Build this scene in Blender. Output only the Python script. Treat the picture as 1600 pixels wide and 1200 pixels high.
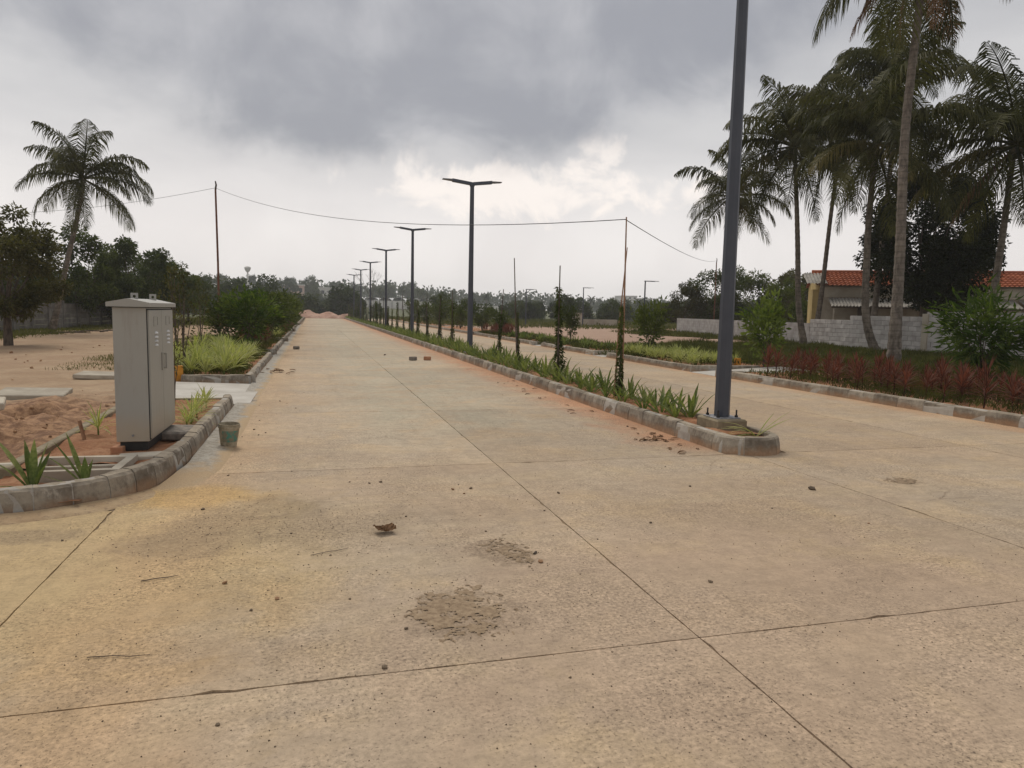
import bpy, bmesh, math, random
import numpy as np
from mathutils import Vector, Matrix

random.seed(7)
RNG = np.random.default_rng(7)
for _o in list(bpy.data.objects):
    bpy.data.objects.remove(_o)
SC = bpy.context.scene
COL = SC.collection
rad = math.radians

# ------------------------------------------------------------------ camera
cam_data = bpy.data.cameras.new("camera")
cam_data.sensor_width = 36.0
cam_data.sensor_fit = 'HORIZONTAL'
cam_data.lens = 25.2
cam_data.clip_start = 0.05
cam_data.clip_end = 5000
cam = bpy.data.objects.new("camera", cam_data)
COL.objects.link(cam)
YAW, PITCH, ROLL = 0.2723, 0.1007, 0.0208
_f = Vector((math.sin(YAW)*math.cos(PITCH), math.cos(YAW)*math.cos(PITCH), -math.sin(PITCH)))
_r = Vector((math.cos(YAW), -math.sin(YAW), 0))
_u = _r.cross(_f)
_r2 = _r*math.cos(ROLL) + _u*math.sin(ROLL)
_u2 = -_r*math.sin(ROLL) + _u*math.cos(ROLL)
_m = Matrix((( _r2.x, _u2.x, -_f.x, 0), (_r2.y, _u2.y, -_f.y, 0), (_r2.z, _u2.z, -_f.z, 1.6), (0, 0, 0, 1)))
cam.matrix_world = _m
SC.camera = cam

# ------------------------------------------------------------------ node helper
def sock(nt, node_in, v):
    if hasattr(v, 'is_output'):
        nt.links.new(v, node_in)
    elif v is not None:
        if hasattr(node_in, 'default_value'):
            dv = node_in.default_value
            if hasattr(dv, '__len__') and not hasattr(v, '__len__'):
                v = (v,)*len(dv)
            elif hasattr(dv, '__len__') and len(dv) == 4 and len(v) == 3:
                v = tuple(v) + (1,)
            node_in.default_value = v

class NT:
    def __init__(s, nt):
        s.nt = nt
    def n(s, typ, ins=None, **props):
        nd = s.nt.nodes.new(typ)
        for k, v in props.items():
            setattr(nd, k, v)
        for k, v in (ins or {}).items():
            sock(s.nt, nd.inputs[k], v)
        return nd
    def math(s, op, a, b=0.0, c=0.0, clamp=False):
        nd = s.n('ShaderNodeMath', {0: a, 1: b, 2: c}, operation=op, use_clamp=clamp)
        return nd.outputs[0]
    def vmath(s, op, a, b=(0, 0, 0)):
        nd = s.n('ShaderNodeVectorMath', {0: a, 1: b}, operation=op)
        return nd.outputs[0]
    def mix(s, fac, a, b):
        nd = s.nt.nodes.new('ShaderNodeMix')
        nd.data_type = 'RGBA'
        sock(s.nt, nd.inputs[0], fac); sock(s.nt, nd.inputs[6], a); sock(s.nt, nd.inputs[7], b)
        return nd.outputs[2]
    def mul(s, fac, a, b):
        nd = s.nt.nodes.new('ShaderNodeMix')
        nd.data_type = 'RGBA'; nd.blend_type = 'MULTIPLY'
        sock(s.nt, nd.inputs[0], fac); sock(s.nt, nd.inputs[6], a); sock(s.nt, nd.inputs[7], b)
        return nd.outputs[2]
    def noise(s, vec, scale, detail=3, rough=0.55, dist=0.0):
        nd = s.n('ShaderNodeTexNoise', {'Vector': vec, 'Scale': scale, 'Detail': detail, 'Roughness': rough, 'Distortion': dist})
        return nd.outputs[0]
    def step(s, v, lo, hi, smooth=True):
        nd = s.n('ShaderNodeMapRange', {0: v, 1: lo, 2: hi, 3: 0.0, 4: 1.0})
        nd.clamp = True
        if smooth: nd.interpolation_type = 'SMOOTHSTEP'
        return nd.outputs[0]
    def pos(s):
        return s.n('ShaderNodeNewGeometry').outputs['Position']
    def obj(s):
        return s.n('ShaderNodeTexCoord').outputs['Object']
    def sep(s, v):
        nd = s.n('ShaderNodeSeparateXYZ', {0: v})
        return nd.outputs[0], nd.outputs[1], nd.outputs[2]
    def scl(s, v, sx, sy, sz):
        return s.vmath('MULTIPLY', v, (sx, sy, sz))
    def rnd(s):
        return s.n('ShaderNodeObjectInfo').outputs['Random']

# ------------------------------------------------------------------ world, sun, exposure
SUN = Vector((-0.10, 0.62, 0.78)).normalized()
world = bpy.data.worlds.new("World")
SC.world = world
world.use_nodes = True
W = NT(world.node_tree)
world.node_tree.nodes.clear()
sky = W.n('ShaderNodeTexSky', sky_type='NISHITA', sun_disc=False,
          sun_elevation=math.asin(SUN.z), sun_rotation=math.atan2(SUN.x, SUN.y))
sky.air_density = 1.5; sky.dust_density = 3.0
d = W.n('ShaderNodeTexCoord').outputs['Generated']
dx, dy, dz = W.sep(d)
zc = W.math('ADD', W.math('MAXIMUM', dz, 0.0), 0.1)
uu = W.math('DIVIDE', dx, zc); vv = W.math('DIVIDE', dy, zc)
cp = W.n('ShaderNodeCombineXYZ', {0: uu, 1: vv, 2: 0.0}).outputs[0]
n_big = W.noise(cp, 0.42, 2, 0.5)
n_mid = W.noise(cp, 0.95, 5, 0.5, 0.2)
n_dir = W.noise(d, 5.5, 6, 0.55, 0.35)
n_fine = W.noise(W.vmath('ADD', d, (11.3, 4.2, 1.7)), 11.0, 6, 0.58, 0.4)
# layered overcast: a pale deck, palest low down, with drifting darker sheets
deck = W.mix(W.step(n_mid, 0.34, 0.68), (0.42, 0.42, 0.437), (0.56, 0.552, 0.555))
deck = W.mix(W.math('MULTIPLY', W.step(n_big, 0.50, 0.70), 0.7), deck, (0.39, 0.393, 0.41))
horizon = W.mix(W.step(n_dir, 0.35, 0.68), (0.72, 0.685, 0.675), (0.78, 0.745, 0.73))
deck = W.mix(W.step(dz, 0.27, 0.08), deck, horizon)
# one heavy rain cloud ahead
ex = W.math('DIVIDE', W.math('SUBTRACT', uu, 0.28), 1.12)
ey = W.math('DIVIDE', W.math('SUBTRACT', vv, 1.80), 1.38)
rr = W.math('SQRT', W.math('ADD', W.math('MULTIPLY', ex, ex), W.math('MULTIPLY', ey, ey)))
rr = W.math('ADD', rr, W.math('MULTIPLY', W.math('SUBTRACT', n_dir, 0.5), 1.15))
rr = W.math('ADD', rr, W.math('MULTIPLY', W.math('SUBTRACT', n_fine, 0.5), 0.28))
heavy = W.mix(W.step(W.math('ADD', n_dir, W.math('MULTIPLY', n_mid, 0.5)), 0.60, 0.95), (0.285, 0.291, 0.322), (0.425, 0.425, 0.447))
# bright cumulus edge where the sun stands behind the cloud
bx = W.math('DIVIDE', W.math('SUBTRACT', uu, 1.0), 0.80)
by = W.math('DIVIDE', W.math('SUBTRACT', vv, 3.55), 0.80)
br = W.math('SQRT', W.math('ADD', W.math('MULTIPLY', bx, bx), W.math('MULTIPLY', by, by)))
br = W.math('ADD', br, W.math('MULTIPLY', W.math('SUBTRACT', n_fine, 0.5), 3.4))
deck = W.mix(W.math('MULTIPLY', W.step(br, 0.95, 0.45), 0.62), deck, (0.97, 0.88, 0.81))
cloud = W.mix(W.step(rr, 1.26, 0.72), deck, heavy)
skyc = W.vmath('MULTIPLY', sky.outputs[0], (0.1, 0.1, 0.1))
final = W.mix(0.96, skyc, cloud)
bg = W.n('ShaderNodeBackground', {'Color': final, 'Strength': 1.0})
wo = W.n('ShaderNodeOutputWorld')
world.node_tree.links.new(bg.outputs[0], wo.inputs[0])

sun_data = bpy.data.lights.new("sun", 'SUN')
sun_data.energy = 1.5
sun_data.angle = rad(24)
sun_data.color = (1.0, 0.93, 0.82)
sun = bpy.data.objects.new("sun", sun_data)
COL.objects.link(sun)
sun.rotation_mode = 'QUATERNION'
sun.rotation_quaternion = SUN.to_track_quat('Z', 'Y')
sun.location = (0, 0, 60)

SC.view_settings.view_transform = 'Standard'
SC.view_settings.look = 'None'
SC.view_settings.exposure = 0.27
SC.view_settings.gamma = 1.0
SC.view_settings.use_curve_mapping = False
SC.cycles.max_bounces = 6
SC.cycles.diffuse_bounces = 3
SC.cycles.volume_bounces = 2
SC.cycles.use_denoising = True

# ------------------------------------------------------------------ object helpers
def tag(o, label=None, cat=None, group=None, kind=None):
    if label: o['label'] = label
    if cat: o['category'] = cat
    if group: o['group'] = group
    if kind: o['kind'] = kind
    return o

def link(o, parent=None):
    COL.objects.link(o)
    if parent is not None:
        o.parent = parent
    return o

def empty(name, loc=(0, 0, 0), rz=0.0):
    o = bpy.data.objects.new(name, None)
    o.empty_display_size = 0.2
    o.location = loc; o.rotation_euler = (0, 0, rz)
    return link(o)

def new_mesh(name, verts, faces, mat=None, uvs=None, smooth=False):
    me = bpy.data.meshes.new(name)
    me.from_pydata([tuple(v) for v in verts], [], faces)
    if uvs is not None:
        uvl = me.uv_layers.new(name='UVMap')
        li = np.empty(len(me.loops), dtype=np.int32)
        me.loops.foreach_get('vertex_index', li)
        arr = np.asarray(uvs, dtype=np.float32)[li]
        uvl.data.foreach_set('uv', arr.ravel())
    if mat: me.materials.append(mat)
    if smooth:
        me.polygons.foreach_set('use_smooth', [True]*len(me.polygons))
    me.update()
    return me

def ob(name, me, parent=None, loc=None, rot=None, scale=None):
    o = bpy.data.objects.new(name, me)
    if loc is not None: o.location = loc
    if rot is not None: o.rotation_euler = rot
    if scale is not None: o.scale = scale if hasattr(scale, '__len__') else (scale,)*3
    return link(o, parent)

def copy_tree(o, parent=None):
    c = o.copy(); COL.objects.link(c); c.parent = parent
    for ch in list(o.children):
        copy_tree(ch, c)
    return c

class MB:
    def __init__(s):
        s.v = []; s.f = []; s.uv = []
    def add(s, verts, faces, uvs=None):
        b = len(s.v)
        s.v.extend(verts)
        s.f.extend([tuple(i + b for i in f) for f in faces])
        s.uv.extend(uvs if uvs is not None else [(0.5, 0.5)]*len(verts))
    def box(s, c, sz, rz=0.0, taper=1.0, bev=0.0):
        x, y, z = sz[0]/2, sz[1]/2, sz[2]/2
        ca, sa = math.cos(rz), math.sin(rz)
        def T(px, py, pz): return (c[0] + px*ca - py*sa, c[1] + px*sa + py*ca, c[2] + pz)
        if bev <= 0:
            vs = [T(-x, -y, -z), T(x, -y, -z), T(x, y, -z), T(-x, y, -z)]
            t = taper
            vs += [T(-x*t, -y*t, z), T(x*t, -y*t, z), T(x*t, y*t, z), T(-x*t, y*t, z)]
            s.add(vs, [(3, 2, 1, 0), (4, 5, 6, 7), (0, 1, 5, 4), (1, 2, 6, 5), (2, 3, 7, 6), (3, 0, 4, 7)])
        else:
            b = min(bev, x*0.45, y*0.45, z*0.45)
            vs = []
            for (zz, i) in ((-z, b), (-z + b, 0), (z - b, 0), (z, b)):
                for (sx, sy) in ((-1, -1), (1, -1), (1, 1), (-1, 1)):
                    vs.append(T(sx*(x - i), sy*(y - i), zz))
            fs = [(3, 2, 1, 0), (12, 13, 14, 15)]
            for k in range(3):
                for j in range(4):
                    a = k*4 + j; b2 = k*4 + (j + 1) % 4
                    fs.append((a, b2, b2 + 4, a + 4))
            s.add(vs, fs)
    def tube(s, pts, rads, sides=8, cap=True, rot0=0.0):
        pts = [Vector(p) for p in pts]
        n = len(pts)
        vs = []; fs = []
        ref = None
        for i, p in enumerate(pts):
            t = (pts[min(i + 1, n - 1)] - pts[max(i - 1, 0)])
            if t.length < 1e-6: t = Vector((0, 0, 1))
            t.normalize()
            if ref is None:
                ref = Vector((1, 0, 0)) if abs(t.x) < 0.9 else Vector((0, 1, 0))
            a = (ref - t*ref.dot(t)).normalized(); ref = a
            b = t.cross(a)
            r = rads[i] if hasattr(rads, '__len__') else rads
            for k in range(sides):
                th = rot0 + 2*math.pi*k/sides
                vs.append(tuple(p + (a*math.cos(th) + b*math.sin(th))*r))
        for i in range(n - 1):
            for k in range(sides):
                k2 = (k + 1) % sides
                fs.append((i*sides + k, i*sides + k2, (i + 1)*sides + k2, (i + 1)*sides + k))
        if cap:
            fs.append(tuple(reversed(range(sides))))
            fs.append(tuple(range((n - 1)*sides, n*sides)))
        s.add(vs, fs)
    def lathe(s, prof, sides=24, c=(0, 0, 0)):
        vs = []; fs = []
        for (r, z) in prof:
            for k in range(sides):
                th = 2*math.pi*k/sides
                vs.append((c[0] + r*math.cos(th), c[1] + r*math.sin(th), c[2] + z))
        for i in range(len(prof) - 1):
            for k in range(sides):
                k2 = (k + 1) % sides
                fs.append((i*sides + k, i*sides + k2, (i + 1)*sides + k2, (i + 1)*sides + k))
        s.add(vs, fs)
    def strap(s, o, az, e0, L, w, curl, segs=4, fold=0.25, twist=0.0, v0=0.3):
        """a strap leaf: rises at angle e0, bends down by curl, V-folded along its midrib"""
        p = Vector(o); e = e0
        side = Vector((-math.sin(az + twist), math.cos(az + twist), 0))
        vs = []; uvs = []; fs = []
        for i in range(segs + 1):
            t = i/segs
            ww = w*0.5*(v0 + (1 - v0)*min(1, t*3.0))*(1 - max(0, (t - 0.55)/0.45)**1.6)
            up = Vector((-math.cos(az)*math.sin(e), -math.sin(az)*math.sin(e), math.cos(e)))
            if i == segs:
                vs.append(tuple(p)); uvs.append((0.5, 1.0))
            else:
                vs += [tuple(p + side*ww + up*fold*ww), tuple(p), tuple(p - side*ww + up*fold*ww)]
                uvs += [(0.0, t), (0.5, t), (1.0, t)]
            stp = L/segs
            p = p + Vector((math.cos(az)*math.cos(e), math.sin(az)*math.cos(e), math.sin(e)))*stp
            e -= curl/segs
        for i in range(segs):
            a = i*3
            if i < segs - 1:
                fs += [(a, a + 1, a + 4, a + 3), (a + 1, a + 2, a + 5, a + 4)]
            else:
                fs += [(a, a + 1, a + 3), (a + 1, a + 2, a + 3)]
        s.add(vs, fs, uvs)
    def mesh(s, name, mat, smooth=False):
        return new_mesh(name, s.v, s.f, mat, s.uv, smooth)
    def build(s, name, mat, parent=None, loc=None, rot=None, smooth=False):
        return ob(name, s.mesh(name, mat, smooth), parent, loc, rot)

def leaf_mesh(name, base, dirs, L, Wd, mat, fold=0.25, nrm_up=0.35):
    """many small folded leaves: 4 points, 2 triangles each"""
    N = len(base)
    dirs = dirs/np.linalg.norm(dirs, axis=1, keepdims=True)
    r = RNG.normal(size=(N, 3)); r[:, 2] += nrm_up*3
    nn = r - dirs*np.sum(r*dirs, axis=1, keepdims=True)
    nn /= np.linalg.norm(nn, axis=1, keepdims=True) + 1e-9
    sd = np.cross(dirs, nn)
    L = L[:, None]; Wd = Wd[:, None]
    v = np.empty((N, 4, 3))
    v[:, 0] = base
    v[:, 1] = base + dirs*L*0.45 + sd*Wd*0.5 + nn*Wd*fold
    v[:, 2] = base + dirs*L - nn*L*0.08
    v[:, 3] = base + dirs*L*0.45 - sd*Wd*0.5 + nn*Wd*fold
    me = bpy.data.meshes.new(name)
    me.vertices.add(N*4)
    me.vertices.foreach_set('co', v.astype(np.float32).ravel())
    idx = np.arange(N)*4
    tri = np.stack([idx, idx + 1, idx + 2, idx, idx + 2, idx + 3], axis=1).ravel()
    me.loops.add(N*6)
    me.loops.foreach_set('vertex_index', tri.astype(np.int32))
    me.polygons.add(N*2)
    me.polygons.foreach_set('loop_start', np.arange(0, N*6, 3, dtype=np.int32))
    me.polygons.foreach_set('loop_total', np.full(N*2, 3, dtype=np.int32))
    me.update(calc_edges=True)
    me.materials.append(mat)
    return me

def smooth(a, b, x):
    t = np.clip((x - a)/(b - a), 0, 1)
    return t*t*(3 - 2*t)

def vnoise(x, y, s, seed=0):
    """value noise, numpy"""
    x = np.asarray(x, float)*s + seed*17.13; y = np.asarray(y, float)*s + seed*5.71
    xi = np.floor(x); yi = np.floor(y); fx = x - xi; fy = y - yi
    fx = fx*fx*(3 - 2*fx); fy = fy*fy*(3 - 2*fy)
    def h(a, b):
        q = np.sin(a*127.1 + b*311.7 + seed*74.7)*43758.5453
        return q - np.floor(q)
    return (h(xi, yi)*(1 - fx) + h(xi + 1, yi)*fx)*(1 - fy) + (h(xi, yi + 1)*(1 - fx) + h(xi + 1, yi + 1)*fx)*fy

# ------------------------------------------------------------------ materials
def material(name):
    m = bpy.data.materials.new(name)
    m.use_nodes = True
    m.node_tree.nodes.clear()
    return m, NT(m.node_tree)

def finish(m, t, color, rough=0.8, bump=None, bump_s=0.3, bump_d=0.01, metal=0.0, spec=0.3, trans=0.0, tcol=None):
    p = t.n('ShaderNodeBsdfPrincipled', {'Base Color': color, 'Roughness': rough, 'Metallic': metal, 'Specular IOR Level': spec})
    if bump is not None:
        b = t.n('ShaderNodeBump', {'Height': bump, 'Strength': bump_s, 'Distance': bump_d})
        t.nt.links.new(b.outputs[0], p.inputs['Normal'])
    out = t.n('ShaderNodeOutputMaterial')
    sh = p.outputs[0]
    if trans > 0:
        tr = t.n('ShaderNodeBsdfTranslucent', {'Color': tcol if tcol is not None else color})
        mx = t.n('ShaderNodeMixShader', {0: trans, 1: sh, 2: tr.outputs[0]})
        sh = mx.outputs[0]
    t.nt.links.new(sh, out.inputs[0])
    return m

def simple(name, c1, c2, scale=4.0, rough=0.7, metal=0.0, bump_s=0.2, bump_d=0.005, spec=0.3, detail=5, use_obj=False, rnd=0.12):
    m, t = material(name)
    p = t.obj() if use_obj else t.pos()
    n = t.noise(p, scale, detail, 0.6)
    col = t.mix(t.step(n, 0.3, 0.72), c1, c2)
    r = t.math('MULTIPLY_ADD', t.rnd(), rnd*2, 1 - rnd)
    col = t.vmath('MULTIPLY', col, t.n('ShaderNodeCombineXYZ', {0: r, 1: r, 2: r}).outputs[0])
    return finish(m, t, col, rough, t.noise(p, scale*8, 4), bump_s, bump_d, metal, spec)

def leafmat(name, c1, c2, scale=2.5, trans=0.28, rough=0.5, stripe=None, stripe_lo=0.22, stripe_hi=0.36, tint=(1.3, 1.5, 0.6)):
    m, t = material(name)
    p = t.pos()
    n = t.math('ADD', t.math('MULTIPLY', t.noise(p, scale, 2), 0.55), t.math('MULTIPLY', t.noise(p, scale*9, 2), 0.45))
    n = t.math('ADD', n, t.math('MULTIPLY', t.math('SUBTRACT', t.rnd(), 0.5), 0.16))
    col = t.mix(t.step(n, 0.36, 0.66), c1, c2)
    if stripe:
        uv = t.n('ShaderNodeTexCoord').outputs['UV']
        u, v, _ = t.sep(uv)
        e = t.math('ABSOLUTE', t.math('SUBTRACT', u, 0.5))
        col = t.mix(t.step(e, stripe_lo, stripe_hi), col, stripe)
    tc = t.vmath('MULTIPLY', col, tint)
    return finish(m, t, col, max(rough, 0.6), spec=0.08, trans=trans, tcol=tc)

def spot(t, px, py, cx, cy, ax, ay, warp, lo=1.1, hi=0.5):
    ex = t.math('DIVIDE', t.math('SUBTRACT', px, cx), ax)
    ey = t.math('DIVIDE', t.math('SUBTRACT', py, cy), ay)
    q = t.math('SQRT', t.math('ADD', t.math('MULTIPLY', ex, ex), t.math('MULTIPLY', ey, ey)))
    return t.step(t.math('ADD', q, warp), lo, hi)

def road_material():
    m, t = material("dusty_broomed_concrete")
    p = t.pos(); px, py, pz = t.sep(p)
    nb = t.noise(p, 0.33, 4, 0.6)
    nm = t.noise(p, 1.4, 6, 0.65, 0.4)
    nf = t.noise(p, 9.0, 6, 0.7)
    nv = t.noise(p, 42.0, 5, 0.75)
    broom = t.noise(t.scl(p, 1.3, 34.0, 1.0), 1.0, 5, 0.6)
    drift = t.noise(t.scl(p, 0.25, 2.1, 1.0), 1.0, 5, 0.62)
    col = t.mix(t.step(nb, 0.36, 0.64), (0.402, 0.298, 0.199), (0.390, 0.309, 0.222))
    col = t.mix(t.math('MULTIPLY', t.step(nm, 0.45, 0.70), 0.55), col, (0.46, 0.335, 0.195))
    col = t.mix(t.math('MULTIPLY', t.step(drift, 0.48, 0.66), 0.55), col, (0.45, 0.350, 0.232))
    # cleaner greyer concrete down the middle of the left carriageway
    mid = t.math('MULTIPLY', t.step(t.math('ABSOLUTE', t.math('SUBTRACT', px, 1.9)), 2.2, 0.6), t.step(py, 7.0, 11.0))
    col = t.mix(t.math('MULTIPLY', mid, t.step(nm, 0.72, 0.36)), col, (0.40, 0.342, 0.245))
    w = t.math('MULTIPLY', t.math('SUBTRACT', nm, 0.5), 1.5)
    # yellow silt washed over the corner, pink dust by the crossing
    col = t.mix(t.math('MULTIPLY', spot(t, px, py, -1.3, 5.0, 1.7, 2.0, w), 0.6), col, (0.47, 0.335, 0.150))
    col = t.mix(t.math('MULTIPLY', spot(t, px, py, 2.4, 3.2, 2.4, 1.7, w), 0.65), col, (0.395, 0.288, 0.200))
    col = t.mix(t.math('MULTIPLY', spot(t, px, py, -0.95, 6.4, 0.55, 0.5, w), 0.85), col, (0.52, 0.335, 0.115))
    # red soil dust lying along the kerbs
    wd = t.math('MULTIPLY', t.math('SUBTRACT', nm, 0.5), 1.6)
    dl = t.math('ABSOLUTE', t.math('SUBTRACT', px, 4.62))
    red = t.math('MULTIPLY', t.step(t.math('ADD', dl, wd), 0.95, 0.05), t.step(py, 7.0, 8.2))
    col = t.mix(t.math('MULTIPLY', red, 0.80), col, (0.46, 0.225, 0.115))
    dr = t.math('ABSOLUTE', t.math('SUBTRACT', px, 10.3))
    col = t.mix(t.math('MULTIPLY', t.step(t.math('ADD', dr, wd), 0.6, 0.0), 0.6), col, (0.47, 0.275, 0.145))
    dg = t.math('ABSOLUTE', t.math('SUBTRACT', px, -0.9))
    col = t.mix(t.math('MULTIPLY', t.step(t.math('ADD', dg, wd), 0.7, 0.0), 0.5), col, (0.44, 0.285, 0.150))
    # worn, gritty grey patches and dried mud
    w2 = t.math('MULTIPLY', t.math('SUBTRACT', nm, 0.5), 2.6)
    w3 = t.math('MULTIPLY', t.math('SUBTRACT', nf, 0.5), 2.0)
    grit = spot(t, px, py, -0.25, 5.45, 1.05, 0.75, w2, 1.1, 0.55)
    grit = t.math('MAXIMUM', grit, spot(t, px, py, -1.95, 5.45, 0.55, 0.22, w2, 1.1, 0.5))
    gr_tex = t.step(t.noise(p, 32, 5, 0.7), 0.36, 0.64)
    col = t.mix(t.math('MULTIPLY', grit, 0.50), col, t.mix(gr_tex, (0.195, 0.138, 0.085), (0.36, 0.27, 0.17)))
    mud = spot(t, px, py, 0.74, 3.62, 0.30, 0.34, t.math('ADD', w3, w2), 1.1, 0.5)
    mud = t.math('MAXIMUM', mud, spot(t, px, py, 1.20, 4.5, 0.24, 0.34, t.math('ADD', w3, w2), 0.7, 0.3))
    mud = t.math('MAXIMUM', mud, spot(t, px, py, 5.65, 5.7, 0.22, 0.20, w3, 1.1, 0.2))
    mud = t.math('MULTIPLY', mud, t.step(t.noise(p, 22, 6, 0.75, 0.6), 0.30, 0.52))
    col = t.mix(t.math('MULTIPLY', mud, 0.42), col, t.mix(t.step(nv, 0.4, 0.6), (0.15, 0.105, 0.066), (0.29, 0.21, 0.14)))
    scat = t.math('MULTIPLY', t.step(t.noise(p, 2.3, 6, 0.75, 0.8), 0.63, 0.72), 0.45)
    col = t.mix(scat, col, (0.27, 0.195, 0.125))
    # hairline cracks in places
    cw = t.vmath('ADD', t.scl(p, 1, 1, 1), t.n('ShaderNodeCombineXYZ', {0: t.math('MULTIPLY', nm, 0.5), 1: t.math('MULTIPLY', nf, 0.12), 2: 0.0}).outputs[0])
    vor = t.n('ShaderNodeTexVoronoi', {'Vector': cw, 'Scale': 0.55}, feature='DISTANCE_TO_EDGE').outputs['Distance']
    crk = t.math('MULTIPLY', t.step(vor, 0.0035, 0.0010), t.step(nb, 0.53, 0.60))
    col = t.mix(t.math('MULTIPLY', crk, 0.55), col, (0.19, 0.135, 0.088))
    # broom lines, grain and pores
    bw = t.math('MULTIPLY_ADD', t.step(py, 4.0, 9.0), 0.30, 0.22)
    bl = t.math('MULTIPLY_ADD', t.math('SUBTRACT', broom, 0.5), bw, 1.0)
    rough_zone = t.noise(p, 0.9, 5, 0.65, 0.5)
    ga = t.math('MULTIPLY_ADD', t.step(rough_zone, 0.36, 0.66), 2.1, 0.55)
    gr = t.math('MULTIPLY_ADD', t.math('SUBTRACT', nv, 0.5), ga, 1.0)
    pore_n = t.noise(p, 62.0, 4, 0.65)
    pore = t.math('MULTIPLY', t.step(pore_n, 0.57, 0.66), t.math('MULTIPLY_ADD', t.step(rough_zone, 0.30, 0.66), 0.75, 0.15))
    k = t.math('MULTIPLY', bl, gr)
    k = t.math('MULTIPLY', k, t.math('MULTIPLY_ADD', pore, -0.65, 1.0))
    k = t.math('MULTIPLY', k, t.math('MULTIPLY_ADD', t.math('SUBTRACT', nf, 0.5), 0.75, 1.0))
    sl = t.math('MULTIPLY_ADD', t.rnd(), 0.17, 0.915)
    # faint tyre tracks along both carriageways
    trk = t.noise(t.scl(p, 5.0, 0.10, 1.0), 1.0, 4, 0.6)
    sl = t.math('MULTIPLY', sl, t.math('MULTIPLY_ADD', t.step(trk, 0.50, 0.66), -0.05, 1.01))
    blot = t.noise(p, 0.7, 7, 0.7, 0.6)
    sl = t.math('MULTIPLY', sl, t.math('MULTIPLY_ADD', t.math('SUBTRACT', blot, 0.5), 0.62, 1.0))
    k = t.math('MULTIPLY', k, sl)
    col = t.vmath('MULTIPLY', col, t.n('ShaderNodeCombineXYZ', {0: k, 1: k, 2: k}).outputs[0])
    h = t.math('ADD', t.math('MULTIPLY', nv, 0.5), t.math('MULTIPLY', broom, 0.3))
    h = t.math('ADD', h, t.math('MULTIPLY', pore, -0.8))
    h = t.math('ADD', h, t.math('MULTIPLY', t.math('MULTIPLY', mud, nf), 2.5))
    h = t.math('ADD', h, t.math('MULTIPLY', t.math('MULTIPLY', grit, nv), 1.5))
    return finish(m, t, col, 0.82, h, 0.55, 0.006, spec=0.28)

def kerb_material():
    m, t = material("cement_kerb")
    p = t.pos(); px, py, pz = t.sep(p)
    n = t.noise(p, 3.5, 6, 0.65); nf = t.noise(p, 30, 5, 0.65)
    r = t.rnd()
    nl = t.noise(t.scl(p, 1, 1, 0.4), 9.0, 5, 0.7)
    col = t.mix(t.step(n, 0.36, 0.64), (0.135, 0.112, 0.086), (0.30, 0.258, 0.20))
    col = t.mix(t.math('MULTIPLY', t.step(r, 0.5, 0.95), 0.5), col, (0.37, 0.33, 0.265))
    col = t.mix(t.math('MULTIPLY', t.step(nl, 0.55, 0.70), 0.65), col, (0.43, 0.39, 0.325))
    col = t.mix(t.math('MULTIPLY', t.step(nl, 0.46, 0.34), 0.55), col, (0.10, 0.082, 0.062))
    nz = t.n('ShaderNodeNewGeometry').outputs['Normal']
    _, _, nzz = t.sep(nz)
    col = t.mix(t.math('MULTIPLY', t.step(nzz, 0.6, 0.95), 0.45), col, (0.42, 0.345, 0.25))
    col = t.mix(t.math('MULTIPLY', t.step(t.math('ADD', pz, t.math('MULTIPLY', t.math('SUBTRACT', n, 0.5), 0.22)), 0.12, 0.0), 0.8), col, (0.34, 0.205, 0.115))
    k = t.math('MULTIPLY', t.math('MULTIPLY_ADD', t.math('SUBTRACT', nf, 0.5), 0.7, 1.0), t.math('MULTIPLY_ADD', r, 0.25, 0.86))
    col = t.vmath('MULTIPLY', col, t.n('ShaderNodeCombineXYZ', {0: k, 1: k, 2: k}).outputs[0])
    return finish(m, t, col, 0.9, t.math('ADD', n, nf), 0.5, 0.008)

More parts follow.
